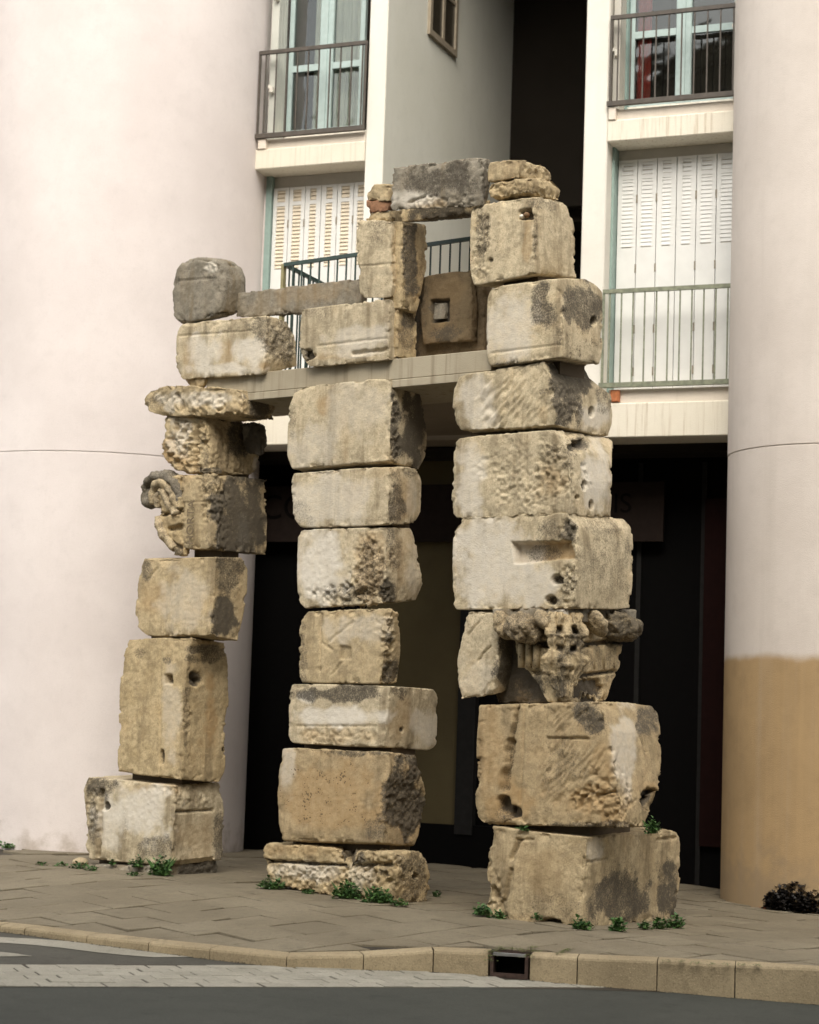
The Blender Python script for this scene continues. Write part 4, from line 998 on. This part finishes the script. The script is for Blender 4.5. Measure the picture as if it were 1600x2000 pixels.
# the leaf that hangs over the corner
def leaf():
    bis = (RU - RN) / math.sqrt(2); side = (RU + RN) / math.sqrt(2)
    top = hit(1106, 1196, RO + RN * .05, RN)
    st = [(0, .12, .05), (.076, .15, .08), (.144, .17, .11), (.188, .20, .13), (.214, .155, .12), (.276, .145, .11), (.328, .155, .12), (.384, .19, .125), (.424, .20, .12), (.464, .165, .10), (.536, .125, .09), (.616, .088, .08), (.69, .06, .08)]
    V, Fc, HO = [], [], []; n = 49
    for dz, hw, pr_ in st_interp(st, 90):
        for k in range(n):
            t = k / (n - 1) * 2 - 1
            lob = 1 + .08 * sin(dz * 55) * (abs(t) ** 3)
            prot = pr_ * (1 - abs(t) ** 1.7 * .9) + .016 * cos(t * 17) * (1 - abs(t) * .5) - .03 * math.exp(-(t / .08) ** 2)
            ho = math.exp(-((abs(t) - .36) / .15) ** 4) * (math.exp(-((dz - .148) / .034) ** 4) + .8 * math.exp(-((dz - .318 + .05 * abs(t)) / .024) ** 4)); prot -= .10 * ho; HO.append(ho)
            V.append(top - ZV * dz + side * (t * hw * lob) + bis * (prot - .01))
    V = np.array(V); V = V + (bis * (.022 * fbm(V, 15, 91, 4))[:, None]) + side * (.012 * fbm(V, 18, 92, 3))[:, None]
    for a in range(89):
        for k in range(n - 1):
            i = a * n + k; Fc.append((i, i + n, i + n + 1, i + 1))
    me = bpy.data.meshes.new("leaf"); me.from_pydata((V - np.array(wloc(cap))).tolist(), [], Fc)
    me.polygons.foreach_set('use_smooth', [True] * len(Fc))
    w = np.zeros((len(V), 4), np.float32); w[:, 0] = np.clip(.42 + .5 * fbm(V, 7, 33, 3) + np.array(HO) * .8, 0, 1); w[:, 3] = .2  # hollows of the leaf get painted shade besides the stains
    a = me.attributes.new("wear", 'FLOAT_COLOR', 'POINT'); a.data.foreach_set('color', w.ravel())
    o = link("leaf", me, STONE, cap)
    md = o.modifiers.new("thickness", 'SOLIDIFY'); md.thickness = .03; md.offset = -1
def st_interp(st, n):
    A = np.array(st); z = np.linspace(A[0, 0], A[-1, 0], n)
    return [(float(q), float(np.interp(q, A[:, 0], A[:, 1])), float(np.interp(q, A[:, 0], A[:, 2]))) for q in z]
leaf()
for fx in (1019, 1034, 1049):
    m = MB(); a = hit(fx, 1258, RO + RN * .05, RN); b_ = hit(fx - 1, 1304, RO + RN * .05, RN); m.tube(a, b_, .030, 14, .028); m.build("flute", STONE, cap, smooth=True)
for fx in (1156, 1175, 1195):
    m = MB(); a = sidehit(fx, 1260, -.03); b_ = sidehit(fx - 1, 1306, -.03); m.tube(a, b_, .036, 14, .034); m.build("flute", STONE, cap, smooth=True)
stone("stone_block", pc, [(906,1012),(887,1040),(885,1105),(885,1175),(893,1189)], [(1108,1003),(1122,1035),(1125,1080),(1123,1130),(1120,1187)], [(1214,1015),(1235,1030),(1235,1130),(1230,1188)], rnd=.018, rough=.005, chip=.022, big=.012,
      ops=[('rect',[(1001,1060),(1112,1056),(1122,1089),(1006,1101)],.095,1.9),('dark',1060,1078,50,16,.62),('rough',1108,1040,22,34,.06),('dark',1112,1035,22,36,.85),('dark',1075,1040,36,26,.55),('rough',1105,1140,20,44,.06),('dark',1112,1140,16,44,.6),('hole',1088,1132,10,10,.07),('hole',1076,1172,11,9,.08),('dark',1085,1172,18,14,.7),('pale',960,1100,80,90,.8),('pale',1060,1150,40,40,.7),('ochre',892,1090,10,60,.25),('dark',1180,1030,50,20,.5),('dark',1225,1090,10,70,.5),('dark',1185,1100,60,100,.40)], mat=STONE_W, label="block with a long notch cut in its face")  # right side face darkened: side shading put into the colour
stone("stone_block", pc, [(898,855),(887,868),(885,935),(882,1000),(892,1011)], [(1080,842),(1108,880),(1116,940),(1112,1004)], [(1186,856),(1197,866),(1194,910),(1194,1010)], rnd=.025, rough=.006,
      ops=[('rough',1000,930,60,80,.022),('rough',1080,930,50,80,.032),('dark',1100,880,40,24,.45),('hole',1126,872,13,11,.09),('hole',1141,866,6,10,.07),('dark',1132,870,20,14,.8),('hole',1142,948,5,10,.07),('hole',1128,971,4,4,.06),('hole',1155,986,5,10,.06),('dark',1112,905,18,18,.5),('ochre',1075,950,30,34,.35),('ochre',1155,985,8,14,.5),('pale',920,940,34,70,.7),('pale',1165,940,26,70,.75),('pit',1010,930,70,80,.35)], mat=STONE_W)
stone("stone_block", pc, [(898,736),(887,748),(884,800),(887,826),(902,840)], [(1062,708),(1080,747),(1087,785),(1086,830)], [(1138,716),(1150,740),(1172,757),(1193,771),(1196,820),(1188,852)], rnd=.025, rough=.006,
      ops=[('tool',1020,780,70,64,.017,-62),('tool',980,800,40,50,.012,-62),('dark',1112,740,40,40,1.0),('dark',1100,800,26,44,.85),('dark',1130,800,10,60,.75),('rough',1100,780,40,60,.02),('hole',1155,805,5,10,.09),('dark',1182,770,16,34,.6),('pale',930,790,36,50,.6),('pale',1160,820,30,30,.7),('ochre',1060,810,14,14,.4),('dark',1060,765,12,8,.5)], mat=STONE_W)
stone("stone_block", pc, [(958,562),(950,580),(950,690),(954,714)], [(1092,545),(1099,595),(1100,647),(1098,696)], [(1138,546),(1158,553),(1176,572),(1178,690),(1171,711)], off=.03, rnd=.03, rough=.006,
      ops=[('pale',1000,640,50,70,.6),('dark',1062,600,28,60,.75),('dark',1140,590,48,54,.8),('line',958,690,1095,672,2.5,.010,.2),('hole',1160,627,6,9,.06),('pit',1135,670,44,36,1.0),('dark',1135,668,40,34,.3),('dark',1092,650,12,26,.5),('ochre',988,610,8,60,.25),('dark',1030,712,90,8,.6)], mat=STONE_W)  # side shading of the right face put into the colour
b10 = stone("stone_block", pc, [(928,404),(920,418),(919,530),(928,557)], [(1042,384),(1045,437),(1046,532)], [(1096,396),(1112,409),(1121,448),(1123,516),(1127,541)], off=.03, rnd=.028, rough=.008,
      ops=[('rect',[(1014,411),(1037,406),(1038,427),(1013,429)],.10,.8),('ochre',1030,470,8,50,.6),('dark',940,460,16,60,.6),('pit',950,480,40,60,.7),('rough',938,480,16,70,.03),('hole',958,508,5,5,.03),('dark',1050,395,50,18,.5),('dark',1046,480,6,60,.5),('pit',1000,500,60,50,.4),('dark',1085,440,40,40,.25)], mat=STONE_W)
hp = hit(1024, 420, RO - RN * .01, RN)
blob("brick_chip", pc, hit(1029, 420, RO - RN * .0, RN), (RU, RN, ZV), (.026, .03, .024), .006, STONE_T, None, 12)
blob("pebble", pc, hit(1020, 423, RO - RN * .0, RN), (RU, RN, ZV), (.02, .03, .018), .002, LATCH, None, 10)
stone("cap_stone", pc, [(957,360),(951,374),(955,388)], [(1030,349),(1032,360),(1030,376)], [(1079,352),(1099,374),(1091,391)], off=.02, rough=.018, chip=.04, rnd=.03, mat=STONE, ops=[('rough',1010,372,60,16,.03),('dark',1030,374,20,6,.6)])
stone("cap_stone", pc, [(955,320),(952,335),(953,354)], [(1016,309),(1014,330),(1012,347)], [(1056,322),(1076,336),(1081,357)], off=.01, rough=.012, chip=.04, rnd=.03, mat=STONE, ops=[('rough',1050,330,36,20,.03),('pit',1050,335,36,20,.6)])
core(pc, (930,1000), (1080,1000), (1180,1000), 5.9, .3, .12)
# ---------------------------------------------------------------- stones on the left end of the beam
ba = thing("stone_stack", "grey rounded drum on a pale block at the left end of the beam", "stone stack", hit(440, 735, RO, RN))
stone("packing_stone", ba, [(360,735),(364,745),(372,757)], [(398,735),(402,745),(396,758)], [(410,736),(410,746),(404,756)], rough=.02, chip=.04)
stone("stone_block", ba, [(356,633),(346,657),(344,722),(358,741)], [(520,618),(520,660),(519,704),(512,730)], [(560,628),(577,656),(580,713)], off=.04, rnd=.03, rough=.006,
      ops=[('pale',400,690,34,40,.7),('pale',490,690,30,40,.8),('pale',440,720,80,12,.8),('ochre',370,700,16,30,.5),('ochre',440,700,14,34,.6),('dark',505,640,30,30,.6),('dark',550,670,36,50,.65),('ochre',515,715,14,10,.8),('line',352,656,490,646,2.5,.010,.3),('rough',550,670,36,50,.02),('dark',430,645,60,12,.3)], mat=STONE_W)
stone("stone_drum", ba, [(356,512),(342,530),(333,575),(331,614),(344,636)], [(425,512),(431,545),(429,580),(425,617)], [(472,518),(486,546),(484,578),(468,612)], off=.04, rnd=.11, rough=.012, top_bow=.04, chip=.03,
      ops=[('rough',412,524,14,18,.03),('pale',413,522,12,12,.6),('dark',413,542,14,6,.7),('line',350,548,418,543,3,.012,.4),('dark',450,560,30,60,.35),('dark',346,545,8,12,.7),('dark',430,616,40,8,.6)], mat=STONE_G, label="rounded grey drum on top")
bb = thing("stone_beam", "long rough grey stone lying between the grey drum and the window jamb", "stone beam", hit(580, 600, RO + RN * .25, RN))
stone("stone_bar", bb, [(462,574),(463,617)], [(705,545),(706,606)], [(716,550),(716,608)], off=-.22, rough=.009, chip=.02, rnd=.012, mat=STONE_G, big=.008, ops=[('ochre',600,575,90,20,.25),('dark',560,618,40,10,.8),('rough',560,616,60,10,.03)])  # shadow along the bottom edge painted dark
# ---------------------------------------------------------------- the stone window above the centre pillar
wd = thing("stone_window", "square window framed by rough stone blocks, with a carved panel as its sill", "stone window", hit(800, 700, RO, RN))
stone("stone_block", wd, [(588,607),(584,640),(586,690),(606,716)], [(763,583),(759,630),(759,702)], [(776,592),(776,640),(775,702)], off=.05, rnd=.018, rough=.006,
      ops=[('dark',620,612,40,14,.4),('pale',700,660,60,30,.55),('ochre',640,695,34,10,.5),('hole',596,694,16,12,.06),('dark',600,690,14,10,.7),('line',620,676,755,660,3,.010,.2),('line',690,690,758,682,5,.03,.3),('pale',690,690,60,10,.5)], mat=STONE_W)
stone("rear_block", wd, [(740,600),(740,695)], [(777,592),(777,697)], [(813,596),(813,700)], off=-.03, rough=.012, mat=STONE, ops=[('dark',795,620,20,30,.9),('dark',795,660,18,40,.6),('ochre',790,650,14,40,.4)])
stone("jamb_block", wd, [(702,429),(696,446),(698,500),(702,540),(701,574),(714,581)], [(766,431),(764,500),(768,545),(762,580)], [(787,438),(785,480),(782,510),(783,540),(779,576)], off=.04, rnd=.018, rough=.007,
      ops=[('line',698,520,770,514,2,.012,.4),('dark',735,450,24,50,.4),('ochre',776,500,12,70,.55),('rough',776,500,12,70,.02),('pit',730,550,34,30,.5),('dark',745,435,30,8,.4)], mat=STONE_W)
stone("rear_jamb", wd, [(745,432),(745,600)], [(789,436),(786,600)], [(834,442),(836,470),(831,530),(812,610)], off=-.02, rough=.014, chip=.04, ops=[('dark',800,500,16,90,.85),('dark',825,520,8,60,.4),('ochre',812,520,20,80,.5)])
stone("rubble_stone", wd, [(726,362),(715,378),(717,390)], [(757,361),(759,376),(759,391)], [(772,362),(773,376),(772,391)], off=.03, rough=.012, chip=.035, rnd=.02)
stone("terracotta_stone", wd, [(716,392),(716,402),(722,416)], [(759,392),(760,400),(757,411)], [(772,392),(773,400),(771,410)], off=.025, rough=.012, chip=.03, rnd=.015, mat=STONE_T, label="small reddish piece under a grey one")
stone("mortar_bed", wd, [(722,417),(712,432)], [(760,412),(768,432)], [(785,412),(787,436)], off=.01, rough=.02, chip=.03, mat=STONE)
stone("lintel", wd, [(766,326),(763,350),(768,378),(758,394),(768,410)], [(937,309),(946,340),(948,375),(944,402)], [(958,313),(956,350),(953,398)], off=.06, rnd=.03, rough=.014, chip=.045,
      ops=[('dark',860,345,80,34,.8),('dark',800,335,30,18,.5),('pale',800,390,44,16,.7),('ochre',830,398,50,10,.5),('line',798,395,830,382,3,.02,.5),('pit',860,350,80,40,.6),('rough',860,395,80,12,.03),('dark',948,350,8,50,.9)], mat=STONE_G, label="dark lichened lintel stone")
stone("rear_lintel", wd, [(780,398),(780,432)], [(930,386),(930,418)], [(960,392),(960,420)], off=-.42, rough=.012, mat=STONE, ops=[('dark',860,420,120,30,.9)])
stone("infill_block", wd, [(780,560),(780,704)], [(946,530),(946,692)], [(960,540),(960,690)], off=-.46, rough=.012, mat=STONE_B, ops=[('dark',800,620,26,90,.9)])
pan = stone("carved_panel", wd, [(824,543),(822,600),(827,672)], [(921,527),(924,600),(921,664)], [(930,530),(932,600),(930,664)], off=-.36, rnd=.018, rough=.007, chip=.02,
      ops=[('rect',[(841,586),(877,584),(877,628),(842,630)],.055,1.0),('dark',859,607,20,22,1.0),('dark',870,655,50,20,.65),('dark',830,600,10,70,.4),('ochre',880,570,40,30,.2),('ochre',862,632,8,12,.4)], mat=STONE_B, label="square panel with a plugged socket")
stone("socket_plug", wd, [(848,593),(847,610),(849,622)], [(869,592),(870,608),(868,620)], [(874,593),(875,608),(873,620)], off=-.345, rnd=.010, rough=.004, chip=.01, res=.006, mat=STONE_G)

# ================================================================== PLANTS
LEAFV = [(0, 0, 0), (.5, .42, .10), (1.0, .30, .05), (1.25, 0, -.05), (1.0, -.30, .05), (.5, -.42, .10), (.62, 0, -.02)]
LEAFF = [(0, 1, 6), (1, 2, 6), (2, 3, 6), (3, 4, 6), (4, 5, 6), (5, 0, 6)]
def clump(name, c, w, h, n, size, mat, rng, depth=.5, stem=True, blades=True):
    V, Fc = [], []
    for i in range(n):
        a = rng.uniform(0, 2 * pi); rr = math.sqrt(rng.random())
        x = rr * cos(a) * w / 2; y = rr * sin(a) * w / 2 * depth
        z = h * (rng.random() ** .8) * (1 - .75 * rr * rr)
        s = size * rng.uniform(.6, 1.25)
        R = Matrix.Rotation(rng.uniform(0, 2*pi), 3, 'Z') @ Matrix.Rotation(rng.uniform(-.9, .5), 3, 'Y') @ Matrix.Rotation(rng.uniform(-.6, .6), 3, 'X')
        b = len(V)
        for v in LEAFV: V.append(tuple(Vector((x, y, z)) + R @ (Vector(v) * s)))
        Fc += [tuple(b + q for q in f) for f in LEAFF]
        if stem and blades and i % 13 == 0:                          # a grass blade among the leaves
            b = len(V); ba = rng.uniform(0, 2*pi); bl = h * rng.uniform(.5, .95)
            V += [(x * .6, y * .6, 0), (x * .6 + .004, y * .6 + .002, 0), (x * .6 + cos(ba) * bl * .25 + .004, y * .6 + sin(ba) * bl * .2, bl * .65), (x * .6 + cos(ba) * bl * .6, y * .6 + sin(ba) * bl * .5, bl)]; Fc += [(b, b+1, b+2), (b, b+2, b+3)]
        if stem:
            b = len(V); V += [(x * .3, y * .3, 0), (x * .3 + .003, y * .3, 0), (x, y, z), ]; Fc.append((b, b + 1, b + 2))
    me = bpy.data.meshes.new(name); me.from_pydata(V, [], Fc); me.materials.append(mat)
    o = bpy.data.objects.new(name, me); COL.objects.link(o); o.location = c
    return o
rng = random.Random(11)
GW = "weeds sprouting along the foot of the walls and pillars"
def weed(px, py, w, h, label, P=None, mat=LEAF, size=.029, dens=1.0):
    if P is None: P = surf(px, py, zg)
    ppm = FOC / ((P - CE) @ CF)
    n = max(30, int(w * h / 7 * dens))
    n = min(n, 300)
    o = clump("weed", P, 1.05 * w / ppm, 1.0 * h / ppm, n, size, mat, rng, .6)
    return prop(o, label, "weed", GW)
weed(12, 1657, 28, 13, "small weed tuft at the tower foot by the left edge of the photo")
weed(66, 1657, 30, 11, "weed tuft second from the left along the tower foot")
weed(92, 1657, 22, 11, "weed tuft third from the left along the tower foot")
weed(132, 1659, 32, 9, "low weed tuft at the tower foot nearest the left pillar")
weed(82, 1690, 20, 7, "tiny weed in a paving joint left of the left pillar's rubble footing")
weed(118, 1692, 26, 7, "thin weed in the paving joint touching the left pillar's footing")
weed(155, 1697, 36, 15, "weed at the left corner of the left pillar's rubble footing")
weed(180, 1701, 24, 11, "small weed beside the pale pebble at the left pillar's footing")
P_ = hit(219, 1690, RO - RN * .07, RN); weed(0, 0, 14, 14, "sprig growing from the joint under the left pillar's bottom block", P_)
P_ = hit(268, 1694, RO - RN * .08, RN); weed(0, 0, 26, 22, "weed growing from the middle of the joint under the left pillar", P_)
P_ = hit(314, 1712, RO - RN * .12, RN); weed(0, 0, 40, 44, "tall bright weed against the front corner of the left pillar", P_)
weed(262, 1711, 24, 9, "low weed on the paving in front of the left pillar's footing")
weed(530, 1738, 50, 26, "weed clump at the left corner of the centre pillar's base", P=hit(530, 1738, RO - RN * .08, RN))
weed(600, 1746, 26, 13, "small weed in front of the centre pillar's base", P=hit(602, 1748, RO - RN * .07, RN))
weed(677, 1755, 56, 38, "large weed clump in front of the centre pillar, left of a second one", P=hit(677, 1756, RO - RN * .09, RN))
weed(738, 1763, 58, 34, "large weed clump in front of the centre pillar near its front corner", P=hit(738, 1764, RO - RN * .09, RN))
weed(780, 1769, 34, 14, "dark low weed under the front corner of the centre pillar")
weed(852, 1752, 16, 12, "small weed right of the centre pillar's base")
weed(941, 1786, 32, 24, "weed at the left corner of the right pillar's base block", P=hit(941, 1788, RO - RN * .06, RN))
weed(971, 1795, 34, 20, "weed second from the left at the right pillar's base block", P=hit(971, 1797, RO - RN * .07, RN))
weed(1049, 1795, 12, 14, "thin sprig on the front face of the right pillar's base block", P=hit(1049, 1796, RO - RN * .05, RN))
weed(1136, 1816, 36, 26, "weed under the front corner of the right pillar's base block")
weed(1206, 1819, 30, 30, "upright weed below the dark stain on the right pillar's base")
weed(1259, 1815, 22, 17, "small weed between two others right of the dark stain")
weed(1289, 1814, 30, 22, "weed second from the right at the right pillar's base block")
weed(1321, 1812, 30, 26, "weed at the right corner of the right pillar's base block")
Q_ = hit(1274, 1628, hit(1200, 1630, RO, RN) + RN * .35, RN)
weed(0, 0, 28, 30, "weed on the ledge between the right pillar's two bottom blocks", Q_)
Q_ = hit(1022, 1622, RO - RN * .0, RN); weed(0, 0, 16, 8, "tiny sprig in the joint above the right pillar's base block", Q_)
# moss round the drain
V, Fc = [], []
for px, py in [(962,1862),(968,1858),(978,1856),(990,1855),(1004,1855),(1012,1857),(960,1870),(958,1878),(1034,1868),(1030,1872),(1028,1862),(1046,1860),(1038,1856),(1040,1852),(975,1852),(1092,1865),(1098,1862),(1104,1859),(1110,1856),(955,1860),(1300,1879),(1330,1881),(1360,1883),(1390,1885),(1420,1886),(1450,1887),(1480,1888)]:
    P = surf(px, py, zg)
    for k in range(26):
        x = P[0] + rng.gauss(0, .022); y = P[1] + rng.gauss(0, .018); z = zg(x, y) + .004 + rng.random() * .012
        b = len(V); a = rng.uniform(0, 2*pi); s = .008
        V += [(x + s*cos(a), y + s*sin(a), z), (x + s*cos(a+2.1), y + s*sin(a+2.1), z + .004), (x + s*cos(a+4.2), y + s*sin(a+4.2), z + .002)]; Fc.append((b, b+1, b+2))
me = bpy.data.meshes.new("moss"); me.from_pydata(V, [], Fc); prop(link("moss", me, MOSS), "moss in the joints around the storm drain and along the kerb", kind="stuff")
# dark shrub at the foot of the right tower, with a few fallen red leaves
P_ = surf(1572, 1781, zg)
P_ = P_ + np.array([.10, .03, 0])
sh = clump("shrub", P_, .92, .36, 4200, .042, DRYLEAF, rng, .5, True, False)
prop(sh, "low black withered shrub against the foot of the ochre tower", "shrub")
for px, py in ((1478,1774),(1486,1775),(1494,1777)):
    c = clump("fallen_leaf", surf(px, py, zg) + np.array([0, 0, .006]), .02, .006, 1, .02, REDLEAF, rng, 1, False)
    prop(c, {1478: "fallen red leaf on the paving, farthest from the black shrub", 1486: "fallen red leaf on the paving, between two others by the black shrub", 1494: "fallen red leaf on the paving, nearest the black shrub"}[px], "leaf", "fallen red leaves by the shrub")
# pale pebble by the left pillar
pb_ = thing("pebble", "pale rounded stone on the paving at the left end of the left pillar's footing", "pebble", surf(157, 1690, zg))
blob("rounded_stone", pb_, surf(157, 1688, zg) + ZV * .02, (RU, RN, ZV), (.085, .07, .05), .008, STONE, None, 20, (.1, .1, 0, 0))
